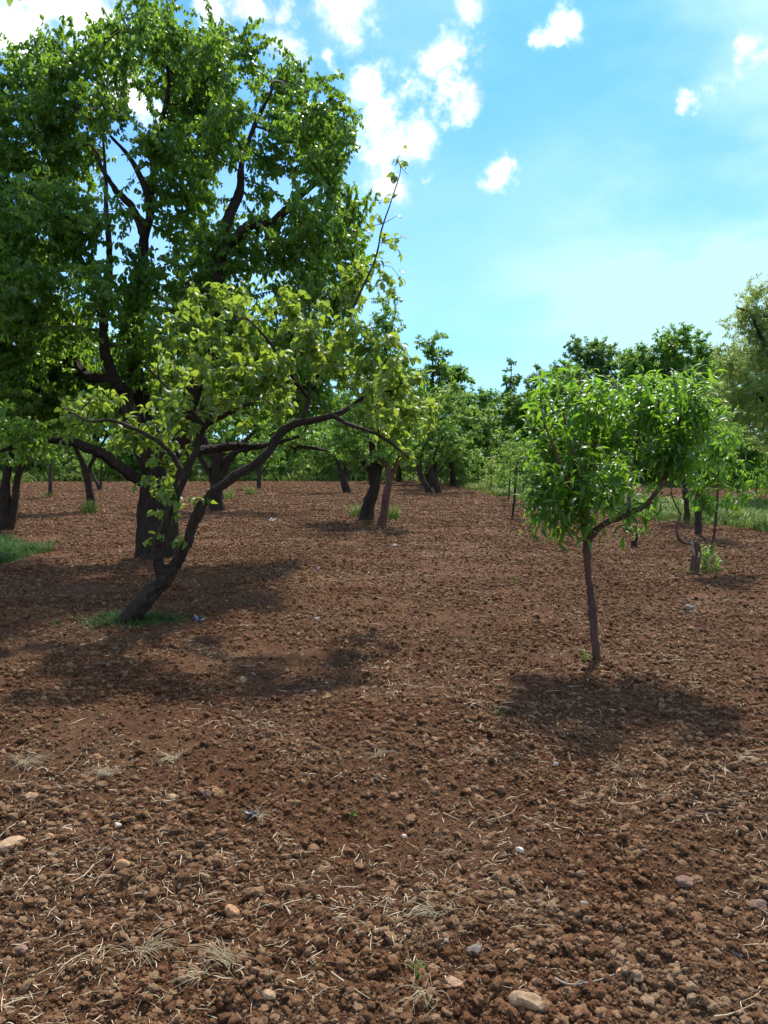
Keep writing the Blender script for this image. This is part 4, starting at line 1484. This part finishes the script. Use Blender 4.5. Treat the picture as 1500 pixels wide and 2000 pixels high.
# ------------------------------------------------------------------ trees behind the field
def free_tree(name, label, x, y, H, w, seed, mat, crown_from=.25, nl=9, dens=4.2, n_leaf=30, L=.3, tmpl=None, trunk=.02, group='trees beyond the field', kind='round', droop=.4, cat='tree'):
    rng = np.random.default_rng(seed)
    base = np.array([x, y, hz(x, y) - .1])
    tr = H * trunk
    top = base + np.array([rng.normal(0, .03) * H, rng.normal(0, .03) * H, H * .8])
    fork = base * .55 + top * .45
    lm = [{'pts': [base, base * .75 + top * .25 + rng.normal(0, .012 * H, 3) * (1, 1, 0), fork, top], 'r': [tr * 1.3, tr, tr * .8, tr * .2]}]
    lobes = []
    for i in range(nl):
        t = crown_from + (1 - crown_from) * ((i + .5) / nl)
        if kind == 'poplar':
            k = .75 + .35 * math.sin(math.pi * min(1, (t - crown_from) / (1 - crown_from)))
            k *= 1 if t < .8 else .55
            rr = w * .34 * k
            off = w * .2 * k
        else:
            u = (t - crown_from) / (1 - crown_from)
            k = math.sqrt(max(.08, 1 - (2 * u - .85) ** 2 * .75))
            rr = w * .27 * (.75 + .5 * rng.random())
            off = w * .30 * k
            if kind == 'airy':
                rr, off = w * .23 * (1.2 - .62 * u), w * .52 * (1.06 - u) ** .8
        a = i * 2.4 + rng.random()
        for s in range(2 if kind != 'poplar' else 1):
            aa = a + s * 3.1 + rng.normal(0, .4)
            c = base + np.array([math.cos(aa) * off, math.sin(aa) * off, H * t * (.93 if kind != 'poplar' else .97)])
            lobes.append((c, (rr, rr, rr * (.75 if kind != 'poplar' else 1.25)), 1.0))
            if i % 3 == 1 and s == 0:
                lm.append({'pts': [fork * .6 + base * .4, (fork + c) / 2 + np.array([0, 0, -.03 * H]), c], 'r': [tr * .5, tr * .35, tr * .12]})
    attr = sample_lobes(lobes, rng, dens * 3.0)
    attr[:, 2] = np.maximum(attr[:, 2], H * .03)
    return plant_tree(name, base, label, cat, lm, attr, seed + 1, M[mat], M['bark'], tmpl or FAR_LEAF, n_leaf, L, group, .7, droop, (35, 110), .012, .028, jitter=.7)


def wx(px, Y):
    return (px - 750) / F * Y


def top_h(py, Y):
    return P(750, py, Y)[2]


FAR = [  # name, label, px, Y, top py, width px, material, kind
    ('poplar_tree', 'tall green tree on the skyline just right of the leaning tree', 846, 46, 622, 105, 'orchard_leaf', 'round'),
    ('broadleaf_tree', 'green tree stepping down right of the tall upright one on the skyline', 885, 48, 690, 90, 'orchard_leaf', 'round'),
    ('poplar_tree', 'slim dark tree with a pointed top, left of the pair on the skyline', 993, 66, 690, 66, 'dark_leaf', 'poplar'),
    ('poplar_tree', 'slim dark tree with a pointed top, right of the pair on the skyline', 1040, 68, 702, 76, 'dark_leaf', 'poplar'),
    ('broadleaf_tree', 'dark loose-topped tree on the skyline behind the peach crown', 1155, 62, 645, 140, 'dark_leaf', 'round'),
    ('broadleaf_tree', 'lower dark tree on the skyline between the slim pair and the loose-topped one', 1095, 64, 692, 110, 'orchard_leaf', 'round'),
    ('broadleaf_tree', 'mid green tree filling the skyline gap above the peach crown', 1225, 60, 682, 135, 'orchard_leaf', 'round'),
    ('broadleaf_tree', 'tall dense green tree highest on the skyline right of the peach crown', 1310, 58, 630, 175, 'orchard_leaf', 'round'),
    ('broadleaf_tree', 'green tree between the tallest skyline tree and the right edge', 1395, 60, 672, 130, 'orchard_leaf', 'round'),
    ('broadleaf_tree', 'dark bushy tree behind the pale green one', 945, 60, 745, 100, 'orchard_leaf', 'round'),
    ('broadleaf_tree', 'rounded light green tree behind the two slanting grey trunks', 900, 54, 750, 90, 'orchard_leaf', 'round'),
    ('broadleaf_tree', 'mid green tree just left of the tallest skyline tree', 1250, 57, 664, 120, 'orchard_leaf', 'round'),
    ('broadleaf_tree', 'mid green tree just right of the tallest skyline tree', 1365, 57, 655, 130, 'orchard_leaf', 'round'),
    ('broadleaf_tree', 'dull green tree between the slim pair and the loose-topped skyline tree', 1110, 58, 700, 120, 'orchard_leaf', 'round'),
    ('broadleaf_tree', 'broad light green tree low behind the slim pair on the skyline', 1015, 56, 765, 120, 'bright_leaf', 'round'),
    ('broadleaf_tree', 'light green tree behind the left side of the peach crown', 1080, 54, 735, 120, 'orchard_leaf', 'round'),
    ('broadleaf_tree', 'light green tree behind the middle of the peach crown', 1180, 52, 740, 130, 'bright_leaf', 'round'),
    ('broadleaf_tree', 'light green tree behind the right side of the peach crown', 1290, 50, 720, 150, 'orchard_leaf', 'round'),
    ('broadleaf_tree', 'bright green tree between the peach crown and the fine-leaved tree', 1400, 48, 730, 120, 'bright_leaf', 'round'),
    ('broadleaf_tree', 'light green tree filling the gap right of the middle pair', 835, 52, 740, 110, 'bright_leaf', 'round'),
    ('broadleaf_tree', 'pale green tree left of the dark bushy one', 925, 52, 790, 100, 'bright_leaf', 'round'),
    ('broadleaf_tree', 'green tree behind the top of the middle pair', 780, 58, 700, 110, 'orchard_leaf', 'round'),
]
for i, (nm, lab, px, Y, ty, wpx, mt, kd) in enumerate(FAR):
    H = top_h(ty, Y)
    free_tree(nm, lab, wx(px, Y), Y, H, wpx * Y / F, 300 + 3 * i, mt, .12 if kd == 'round' else .1, 10 if kd == 'round' else 11, dens=4.6, n_leaf=32, L=.30, kind=kd)
BACK = [(-60, 70, 620, 200), (70, 66, 700, 190), (190, 70, 640, 180), (300, 64, 720, 170), (400, 68, 650, 180), (500, 66, 740, 150), (590, 70, 690, 170), (680, 64, 770, 140), (740, 72, 720, 150)]
for i, (px, Y, ty, wpx) in enumerate(BACK):
    free_tree('broadleaf_tree', ['tall distant green tree at the far left edge, behind the dark stems', 'distant light green tree behind the whitish far sapling', 'distant green tree behind the slanting dark trunk',
              'distant green tree straight behind the big pear trunk', 'distant light green tree behind the broad-trunked tree', 'distant green tree behind the small grey-stemmed tree',
              'distant green tree behind the thin dark fence posts', 'distant light green tree behind the trunk with the sawn scar', 'distant green tree behind the middle pair of trunks'][i], wx(px, Y), Y, top_h(ty, Y), wpx * Y / F, 400 + 3 * i,
              ['orchard_leaf', 'bright_leaf', 'orchard_leaf'][i % 3], .08, 8, dens=2.7, n_leaf=24, L=.42, group='trees in the row behind the big pear tree')
RIGHTBACK = [(1500, 66, 660, 170), (1640, 60, 600, 200), (1560, 44, 800, 150), (1460, 48, 850, 110), (1380, 50, 830, 110), (1290, 52, 840, 100)]
for i, (px, Y, ty, wpx) in enumerate(RIGHTBACK):
    free_tree('broadleaf_tree', ['green tree at the right end of the skyline', 'tall green tree outside the right edge', 'low dark tree in the shade at the right edge', 'low dark tree behind the small sapling at right',
              'low green tree behind the straight grey trunk', 'low green tree behind the thin grey trunk'][i], wx(px, Y), Y, top_h(ty, Y), wpx * Y / F, 500 + 3 * i,
              ['orchard_leaf', 'orchard_leaf', 'dark_leaf', 'orchard_leaf', 'bright_leaf', 'bright_leaf'][i], .06, 7, dens=3.2, n_leaf=26, L=.34)
# shrubs along the right edge of the field, with grey-green leaves
SHRUB = [(905, 50, 905, 60), (935, 46, 880, 60), (960, 42, 890, 55), (985, 38, 905, 45), (930, 56, 850, 80), (975, 54, 850, 80), (1050, 44, 880, 80), (1130, 42, 880, 80), (1200, 40, 890, 80), (870, 58, 890, 70)]
for i, (px, Y, ty, wpx) in enumerate(SHRUB):
    free_tree('shrub', ['low grey-green shrub at the far end of the field edge', 'grey-green shrub on the field edge, second from its far end', 'grey-green shrub on the field edge behind the sapling row',
              'small grey-green shrub at the foot of the sapling row', 'taller pale shrub behind the field edge', 'taller pale shrub behind the sapling row', 'shrub behind the left side of the peach crown',
              'shrub behind the middle of the peach crown', 'shrub behind the right side of the peach crown', 'low shrub behind the slanting grey trunks'][i],
              wx(px, Y), Y, top_h(ty, Y), wpx * Y / F, 600 + 3 * i, 'grey_leaf' if i % 2 == 0 else 'bright_leaf', .04, 5, dens=4.8, n_leaf=22, L=.25, tmpl=FINE_LEAF, group='shrubs along the field edge', cat='shrub')


def hedge():
    """the wild green strip behind the field: reads as one mass"""
    rng = np.random.default_rng(91)
    n = 900
    x = rng.uniform(-52, 46, n)
    y = rng.uniform(62.5, 76, n) - np.clip(x - 6, 0, 60) * .1
    s = rng.uniform(.7, 1.5, n) * (1 + (y - 62) * .06)
    protos = []
    for i in range(6):
        r2 = np.random.default_rng(950 + i)
        lb = [(np.array([r2.normal(0, .5), r2.normal(0, .4), r2.uniform(.3, 1.3)]), (.6, .6, .5), 1) for _ in range(6)]
        at = sample_lobes(lb, r2, 30)
        at[:, 2] = np.abs(at[:, 2])
        fr = leaf_frames(at, unit(r2.normal(0, 1, (len(at), 3)) + np.array([0, 0, .7])), 12, .22, r2, .3, .3, (30, 110), .7)
        protos.append(leaf_mesh('bush', fr, FAR_LEAF, M[['orchard_leaf', 'bright_leaf', 'grey_leaf'][i % 3]], r2))
    rot = np.column_stack([np.zeros(n), np.zeros(n), rng.uniform(0, 6.28, n)])
    scatter('undergrowth', 'wild green undergrowth along the far edge of the field', np.column_stack([x, y, height(x, y) - .1]), rot, np.column_stack([s, s, s]), rng.integers(0, 6, n), protos)


hedge()


# ------------------------------------------------------------------ stump, stub, posts
def gnarled_stump():
    rng = np.random.default_rng(111)
    base = GP(1358, 1118, .04)
    Y = base[1]
    b = base
    root = thing('gnarled_stump', tuple(base), 'gnarled broken stump with pale torn top and one crooked side branch', 'tree stump')
    t = limb_px([(1357, 1126, Y), (1358, 1100, Y), (1361, 1080, Y), (1356, 1065, Y), (1350, 1058, Y)], [.075, .06, .055, .058, .03], True, .14)
    t['pts'] = np.array(t['pts']) - b
    link('trunk', limb_mesh('trunk', t, M['peach_bark'], rng), root)
    s = limb_px([(1352, 1062, Y), (1337, 1060, Y - .05), (1327, 1052, Y - .08), (1322, 1036, Y - .08), (1324, 1020, Y - .06), (1331, 1003, Y - .05)], [.017, .016, .021, .019, .022, .012], False, .22)
    s['pts'] = np.array(s['pts']) - b
    link('side_branch', limb_mesh('side_branch', s, M['peach_bark'], rng), root)
    s = limb_px([(1329, 1004, Y - .05), (1322, 990, Y - .05), (1313, 970, Y - .03), (1308, 940, Y)], [.014, .011, .009, .006])
    s['pts'] = np.array(s['pts']) - b
    link('shoot', limb_mesh('shoot', s, M['grey_bark'], rng), root)
    # torn bare wood
    a = Acc()
    for px0, py0, px1, py1, r in ((1357, 1086, 1348, 1054, .02), (1364, 1092, 1366, 1072, .018), (1352, 1070, 1352, 1052, .015)):
        p = [P(px0, py0, Y - .045) - b, P((px0 + px1) / 2, (py0 + py1) / 2, Y - .05) - b, P(px1, py1, Y - .03) - b]
        a.add(*tube(catmull(p, 7), [r * .4, r, r * 1.1, r, r * .7, r * .4, r * .1], 9, .5, rng, .1))
    link('torn_wood', a.mesh('torn_wood', M['bare_wood']), root)
    # sucker shoots in leaf at the foot
    at = np.array([P(rng.uniform(1366, 1402), rng.uniform(1055, 1115), Y + rng.uniform(-.05, .25)) - b for _ in range(34)])
    fr = leaf_frames(at, unit(rng.normal(0, .4, (len(at), 3)) + np.array([0, 0, 1.0])), 6, .10, rng, .12, .5, (30, 80), .4)
    tag(link('sucker_leaves', leaf_mesh('sucker_leaves', fr, PEACH_MID, M['bright_leaf'], rng), root), kind='stuff')
    ch = []
    for q in at[::2]:
        f = np.array([q[0] * .6 + .06, q[1] * .5 + .05, 0.0])
        ch.append((np.array([f, (f + q) / 2 + rng.normal(0, .01, 3), q]), np.array([.005, .004, .002])))
    tag(link('sucker_stems', chain_mesh('sucker_stems', ch, M['twig'], rng), root), kind='stuff')
    g = tuft_mesh('foot_grass', M['grass'], 131, 170, .11, .010, .27, .8)
    tag(link('foot_grass', g, root, (.05, .0, .02)), kind='stuff')


gnarled_stump()


def stub(px, py, label, seed, h=.32, green=10):
    rng = np.random.default_rng(seed)
    base = GP(px, py, .03)
    root = thing('cut_stub', tuple(base), label, 'tree stump')
    l = {'pts': [(0, 0, -.05), (.005, 0, .05), (-.005, .01, .13)], 'r': [.075, .06, .05], 'flute': .1}
    link('trunk', limb_mesh('trunk', l, M['bark'], rng), root)
    l = {'pts': [(.03, 0, .1), (.045, 0, .2), (.05, .01, h)], 'r': [.028, .022, .015]}
    link('limb', limb_mesh('limb', l, M['bark'], rng), root)
    at = np.column_stack([rng.normal(0, .06, green), rng.normal(0, .06, green), rng.uniform(.12, h + .15, green)])
    fr = leaf_frames(at, unit(rng.normal(0, .4, (len(at), 3)) + np.array([0, 0, 1.0])), 5, .07, rng, .1, .3, (30, 80), .4)
    tag(link('foliage', leaf_mesh('foliage', fr, PEAR_MID, M['bright_leaf'], rng), root), kind='stuff')


stub(1238, 1068, 'short cut stub with green shoots beyond the peach tree', 141)


def fence_posts():
    for i, (px, py, h) in enumerate(((571, 939, .85), (618, 932, 1.25), (655, 938, 1.0))):
        g = GP(px, py)
        bm = bmesh.new()
        bmesh.ops.create_cone(bm, cap_ends=True, segments=8, radius1=.045, radius2=.04, depth=h + .3)
        bmesh.ops.bevel(bm, geom=[e for e in bm.edges if all(abs(v.co.z - (h + .3) / 2) < 1e-4 for v in e.verts)], offset=.015, segments=2, affect='EDGES')
        for v in bm.verts:
            v.co.z += h / 2 - .1
        me = bpy.data.meshes.new('fence_post')
        bm.to_mesh(me)
        bm.free()
        me.materials.append(M['post'])
        o = link('fence_post', me, None, tuple(g))
        o.rotation_euler = (R(2 * i - 1), R(1.5 - i), 0)
        tag(o, ['thin dark post at the far edge of the field, left of three', 'thin dark post at the far edge of the field, tallest of three', 'thin dark post at the far edge of the field, right of three'][i], 'post', 'fence posts at the far edge of the field')


fence_posts()


# ------------------------------------------------------------------ small green weeds
def weeds():
    rng = np.random.default_rng(151)
    rows = [(980, 1108, .07, 'tiny green weed left of the peach trunk, farther of two'), (1008, 1133, .08, 'tiny green weed left of the peach trunk, nearer of two'),
            (1142, 1290, .13, 'tuft of green grass blades at the foot of the peach trunk'), (975, 1393, .05, 'flat green weed in the soil below the peach trunk'),
            (1215, 1066, .28, 'small leafy shoot left of the cut stub'), (490, 966, .55, 'green shoot in the soil below the small grey-stemmed tree'),
            (440, 975, .7, 'green weed clump beside the foot of the broad dark trunk'), (175, 1000, .5, 'leafy green shoots round the foot of the slanting dark trunk'),
            (700, 1008, .5, 'tall green weeds left of the thick middle trunk'), (765, 1012, .5, 'tall green weeds right of the middle pair of trunks'),
            (96, 972, .4, 'pale weeds round the foot of the far sapling'), (305, 1278, .04, 'small green weed between the leaning trunk and the white stone'), (822, 1905, .05, 'thin green sprout among clods near the front'), (690, 1590, .03, 'tiny round green seedling in the middle front')]
    for i, (px, py, h, lab) in enumerate(rows):
        g = GP(px, py, .01)
        me = tuft_mesh('weed', M['grass'], 160 + i, 90 if h > .3 else 16, h, .006 + h * .03, h * (.55 if h > .3 else .3), 1.0)
        tag(link('weed', me, None, tuple(g)), lab, 'weed', 'weeds sprouting in the field')


weeds()


# ------------------------------------------------------------------ stones, sticks, litter
def stone_mat(name, c0, c1):
    return simple_material(name, c0, c1, 2.5, .85, None, .5, .25)


ST = {'tan': stone_mat('tan_limestone', (.20, .11, .055), (.44, .30, .175)), 'brown': stone_mat('brown_stone', (.12, .065, .04), (.26, .16, .11)),
      'grey': stone_mat('grey_stone', (.15, .115, .09), (.32, .26, .205)), 'white': stone_mat('white_stone', (.38, .31, .24), (.66, .58, .48)), 'orange': stone_mat('orange_stone', (.25, .12, .05), (.46, .27, .13))}


def stones():
    rows = [(42, 1852, 34, 24, 'brown', 'smooth flat brown stone near the lower left corner'),
            (1030, 1952, 58, 44, 'tan', 'largest tan limestone lump at the bottom edge'),
            (886, 1920, 30, 22, 'tan', 'tan stone at the bottom, above and left of the largest lump'),
            (1338, 1722, 34, 24, 'brown', 'oblong smooth brown pebble at right front'),
            (425, 1546, 24, 18, 'orange', 'orange-yellow stone, right one of a touching pair'),
            (404, 1550, 18, 20, 'brown', 'dark brown stone, left one of a touching pair'),
            (337, 1557, 28, 16, 'tan', 'flat tan stone left of the touching pair'),
            (188, 1477, 22, 14, 'orange', 'pale orange stone at left below the dry grass'),
            (24, 1646, 66, 26, 'tan', 'broad flat pale stone slab at the left edge'),
            (62, 1553, 34, 14, 'tan', 'flat pale stone above the slab at the left edge'),
            (42, 1610, 18, 15, 'tan', 'small squarish pale stone above the slab at the left edge'),
            (130, 1620, 28, 16, 'tan', 'elongated pale stone right of the squarish one'),
            (99, 1633, 22, 16, 'orange', 'orange stone between the slab and the elongated one'),
            (99, 1667, 22, 14, 'tan', 'tan stone just right of and below the slab'),
            (230, 1610, 13, 9, 'white', 'small whitish pebble left of centre, alone in dark soil'),
            (291, 1670, 16, 16, 'orange', 'upright orange stone in the left front'),
            (240, 1685, 26, 18, 'orange', 'orange stone left of the upright one'),
            (453, 1777, 28, 26, 'orange', 'round orange-brown stone in the left front'),
            (527, 1942, 26, 20, 'tan', 'rounded tan stone at the bottom left of centre'),
            (68, 1823, 17, 14, 'orange', 'small round orange stone above the flat brown stone'),
            (252, 1774, 22, 10, 'tan', 'thin pale stone flake in the left front'),
            (668, 1793, 15, 12, 'tan', 'small pale pebble in the middle front'),
            (790, 1634, 14, 10, 'white', 'small white pebble at the centre front'),
            (1015, 1659, 18, 14, 'white', 'white pebble right of centre'),
            (1140, 1766, 16, 16, 'grey', 'pale grey pebble with a split side, right of centre'),
            (1442, 1858, 30, 22, 'grey', 'rounded grey stone at the lower right'),
            (926, 1853, 24, 18, 'grey', 'grey stone above the tan one near the bottom'),
            (1210, 1898, 22, 16, 'orange', 'yellowish crumbly stone beside the stick'),
            (474, 1328, 15, 20, 'tan', 'chalky white stone in the soil below the leaning trunk'),
            (160, 1259, 13, 9, 'orange', 'small orange stone left below the leaning trunk'),
            (1085, 1491, 12, 9, 'white', 'small white pebble below the peach tree'),
            (1345, 1185, 22, 12, 'grey', 'pale grey stone below the gnarled stump'),
            (455, 1390, 10, 7, 'tan', 'tiny pale chip below the chalky white stone'),
            (870, 1838, 14, 12, 'grey', 'small grey stone left of the larger grey one near the bottom'),
            (1260, 1660, 14, 9, 'brown', 'small brown stone above the oblong pebble'),
            (1480, 1765, 34, 14, 'brown', 'long flat brown stone at the right edge')]
    for i, (px, py, w, h, mt, lab) in enumerate(rows):
        g = GP(px, py + h * .25)
        d = math.hypot(g[1], EYE) / F
        a = w * .5 * d
        c = max(h * .5 * d, a * .35)
        me = rock_mesh('stone', ST[mt], 700 + i, 3, .12, 1.0, False, (1, .85, 1))
        o = link('stone', me, None, (g[0], g[1], g[2] + c * .22))
        o.scale = (a * 1.1, a * .95, c * 1.05)
        o.rotation_euler = (R((i * 37) % 24 - 12), R((i * 53) % 24 - 12), R((i * 71) % 60 - 30))
        tag(o, lab, 'stone', 'stones lying in the tilled soil')


stones()


def crumpled(name, px, py, w, h, mat, seed, label, cat):
    g = GP(px, py + h * .3)
    d = math.hypot(g[1], EYE) / F
    rng = np.random.default_rng(seed)
    bm = bmesh.new()
    bmesh.ops.create_icosphere(bm, subdivisions=4, radius=1)
    v = np.array([x.co[:] for x in bm.verts])
    f = np.array([[q.index for q in x.verts] for x in bm.faces])
    bm.free()
    r = np.ones(len(v))
    for k in range(16):
        dd = unit(rng.normal(0, 1, 3))
        r -= .16 * np.abs(np.sin(v @ dd * rng.uniform(2, 5) + rng.random() * 6)) ** 3
    v = v * (r * .8 + .4)[:, None]
    v[:, 2] = np.where(v[:, 2] < 0, v[:, 2] * .25, v[:, 2])
    o = link(name, mesh_tris(name, v, f, mat, smooth=True), None, (g[0], g[1], g[2] + .004))
    o.scale = (w * .62 * d, w * .5 * d, h * .95 * d)
    tag(o, label, cat)


PL = {'blue': simple_material('blue_plastic', (.06, .11, .24), (.26, .36, .58), 6, .22, .25, .2, .5), 'dark': simple_material('dark_plastic', (.02, .02, .022), (.12, .12, .125), 4, .35, None, .3, .5),
      'white': simple_material('white_plastic', (.55, .55, .55), (.85, .85, .83), 4, .4, .2, .2, .4), 'slate': simple_material('slate_plastic', (.04, .05, .06), (.16, .18, .21), 4, .4, None, .3, .5)}
crumpled('plastic_bag', 387, 1210, 30, 20, PL['blue'], 801, 'crumpled blue plastic bag right of the leaning trunk', 'litter')
crumpled('plastic_scrap', 491, 1588, 36, 20, PL['dark'], 802, 'dark crumpled scrap of plastic in the left front', 'litter')
crumpled('plastic_scrap', 531, 1014, 18, 8, PL['white'], 803, 'white crumpled scrap between the leaning trunk and the middle pair', 'litter')
crumpled('plastic_scrap', 622, 1109, 14, 12, PL['slate'], 804, 'grey-blue scrap in the soil right of the leaning tree', 'litter')
crumpled('plastic_scrap', 771, 1064, 14, 7, PL['white'], 805, 'small white scrap below the middle pair of trunks', 'litter')
crumpled('plastic_scrap', 620, 1207, 10, 6, PL['white'], 806, 'tiny white scrap right of the blue bag', 'litter')


def stick(pts, r, label, seed, mat='dry_stick', name='stick', fork=None):
    rng = np.random.default_rng(seed)
    p = np.array([GP(a, b) for a, b in pts])
    p[:, 2] = np.maximum(p[:, 2], p[:, 2].mean()) + r + .006
    b = p[0].copy()
    acc = Acc()
    q = catmull(p - b, 24)
    acc.add(*tube(q, np.linspace(r, r * .45, 24), 8, .2, rng, .05))
    if fork:
        i, (fx, fy) = fork
        e = GP(fx, fy) - b
        e[2] += .03
        acc.add(*tube(catmull([q[i], (q[i] + e) / 2 + np.array([0, 0, .012]), e], 9), np.linspace(r * .7, r * .3, 9), 6, .2, rng))
    o = link(name, acc.mesh(name, M[mat]), None, tuple(b))
    tag(o, label, 'stick', 'dry sticks on the soil')


stick([(1083, 1925), (1110, 1930), (1140, 1927), (1165, 1922), (1200, 1912)], .0045, 'long grey dry stick at the bottom right of centre', 821, fork=(12, (1120, 1945)))
stick([(160, 1661), (195, 1664), (240, 1663)], .0022, 'thin straight dark stick in the left front', 822)
stick([(108, 1525), (128, 1510), (150, 1488), (162, 1468)], .003, 'pale bent stick beside the pale orange stone', 823)
stick([(1340, 1590), (1375, 1594), (1400, 1586), (1415, 1578)], .003, 'pale curved stick at right', 824)
stick([(1395, 1998), (1430, 1985), (1475, 1965)], .003, 'pale stalk at the lower right corner', 825, 'straw')
stick([(648, 1908), (690, 1935), (722, 1958)], .0025, 'pale slanting stalk at the bottom centre', 826, 'straw')
stick([(1462, 1470), (1480, 1468), (1500, 1470)], .003, 'pale stick at the right edge', 827, 'straw')
stick([(865, 1590), (885, 1600), (905, 1608)], .0025, 'short pale stick at the centre front', 828, 'straw')
stick([(950, 1612), (975, 1600), (1000, 1590), (1010, 1582)], .0025, 'pale stick right of the centre front', 829, 'straw')


def dry_tufts():
    rows = [(272, 1862, .16, 46, 'spreading dry grass tuft at the lower left'), (445, 1875, .13, 40, 'dry grass tuft right of the spreading one'),
            (215, 1512, .13, 36, 'pale dry grass tuft below the dark band at left'), (45, 1492, .16, 60, 'flattened dry grass at the left edge'),
            (345, 1482, .12, 40, 'low dry grass tuft left of centre'), (850, 1785, .12, 36, 'dry grass tuft at the centre front'),
            (1435, 1480, .12, 30, 'dry grass tuft at the right edge'), (935, 1470, .10, 24, 'small dry tuft below the peach tree'), (1340, 1395, .11, 26, 'dry tuft right of the peach trunk'),
            (1210, 1500, .12, 30, 'dry tuft below and right of the peach trunk'), (735, 1478, .11, 28, 'dry tuft in the middle of the field front'), (505, 1595, .11, 22, 'dry tuft beside the dark plastic scrap'),
            (830, 1940, .12, 30, 'dry tuft near the bottom centre'), (395, 1905, .12, 24, 'thin dry tuft near the bottom left')]
    for i, (px, py, ln, n, lab) in enumerate(rows):
        g = GP(px, py)
        rng = np.random.default_rng(840 + i)
        acc = Acc()
        main = rng.uniform(0, 6.28)
        for k in range(n):
            a = main + rng.normal(0, .6) + (3.14 if rng.random() < .2 else 0)
            L_ = ln * rng.uniform(.3, 1.1)
            st = rng.normal(0, .012, 2)
            up = rng.uniform(.02, .38)
            m = np.array([st[0] + math.cos(a) * L_ * .5, st[1] + math.sin(a) * L_ * .5, .012 + L_ * up * .55])
            e = np.array([st[0] + math.cos(a + rng.normal(0, .3)) * L_, st[1] + math.sin(a) * L_, .006 + L_ * up * rng.uniform(.1, .9)])
            acc.add(*tube(catmull([(st[0], st[1], -.005), m, e], 6), np.linspace(.0012, .0005, 6), 3))
        o = link('dry_grass_tuft', acc.mesh('dry_grass_tuft', M['straw']), None, (g[0], g[1], g[2] + .004))
        tag(o, lab, 'dry grass', 'tufts of dry grass')


dry_tufts()


# ------------------------------------------------------------------ the tree that overhangs the top left corner
def overhanging_tree():
    rng = np.random.default_rng(901)
    base = np.array([-6.2, 4.2, 0.0])
    tip = P(26, 2, 4.8)
    lm = [{'pts': [base, base + (.1, .05, 1.2), base + (.3, .1, 2.6), base + (.6, .2, 4.2), base + (.8, .2, 5.6)], 'r': [.2, .15, .13, .11, .05]},
          {'pts': [base + (.3, .1, 2.6), base + (1.0, .3, 3.9), base + (2.3, .5, 4.9), base + (3.5, .6, 5.25)], 'r': [.09, .07, .05, .02]},
          {'pts': [base + (.4, .1, 3.0), base + (-.3, -.6, 4.2), base + (-.6, -1.2, 5.6)], 'r': [.09, .07, .03]}]
    lb = [(base + np.array(c), r, 1) for c, r in (((.6, .2, 6.0), (1.2, 1.2, .9)), ((-.8, -1.2, 5.6), (1.1, 1.1, .8)), ((2.2, .2, 5.75), (.9, .9, .45)), ((-.2, .8, 5.4), (1.0, .8, .7)), ((1.2, -1.2, 5.6), (1.0, .9, .6)))]
    attr = sample_lobes(lb, rng, 26)
    # stay above the line of sight over the top edge of the frame
    lim = EYE + (attr[:, 1] + .4) * (900 / F) * 1.12 + .35
    attr = attr[(attr[:, 2] > lim) | (attr[:, 0] < -attr[:, 1] * .62 - .6)]
    root = plant_tree('fruit_tree', base, 'overhanging tree whose two leaf tips hang into the top left corner', 'tree', lm, attr, 902, M['young_leaf'], M['bark'], PEAR_HI, 10, .085, None, .25, .6)
    a = tip + np.array([-.05, .0, .28])
    s = lm[1]['pts'][2]
    ch = [(np.array([s, (s + a) / 2 + np.array([0, 0, .12]), a, tip + np.array([-.01, 0, .03])]) - base, np.array([.008, .006, .003, .0015]))]
    tag(link('hanging_twig', chain_mesh('hanging_twig', ch, M['twig'], rng), root))
    for (px, py, dx, ln, k) in ((22, 6, -.25, .075, 1), (36, 2, .12, .06, 3), (12, -30, -.4, .08, 0), (44, -34, .5, .08, 2)):
        V, T, U = PEAR_HI[k]
        me = mesh_tris('leaf', V, T, M['young_leaf'], {'luv': np.column_stack([U, np.full(len(U), .3)])})
        o = link('leaf', me, root)
        ax = unit(np.array([dx, -.1, -1.0]))
        nr = unit(np.array([.3, -.9, .35]) - ax * np.dot(np.array([.3, -.9, .35]), ax))
        x = np.cross(ax, nr)
        p = P(px, py - 18, 4.8) - base
        o.matrix_local = Matrix(((x[0] * ln, ax[0] * ln, nr[0] * ln, p[0]), (x[1] * ln, ax[1] * ln, nr[1] * ln, p[1]), (x[2] * ln, ax[2] * ln, nr[2] * ln, p[2]), (0, 0, 0, 1)))


overhanging_tree()

tris = sum(sum(len(p.vertices) - 2 for p in o.data.polygons) if len(o.data.polygons) < 400 else len(o.data.loops) - 2 * len(o.data.polygons) for o in SC.objects if o.type == 'MESH')
print('triangles', tris, 'objects', len(SC.objects))
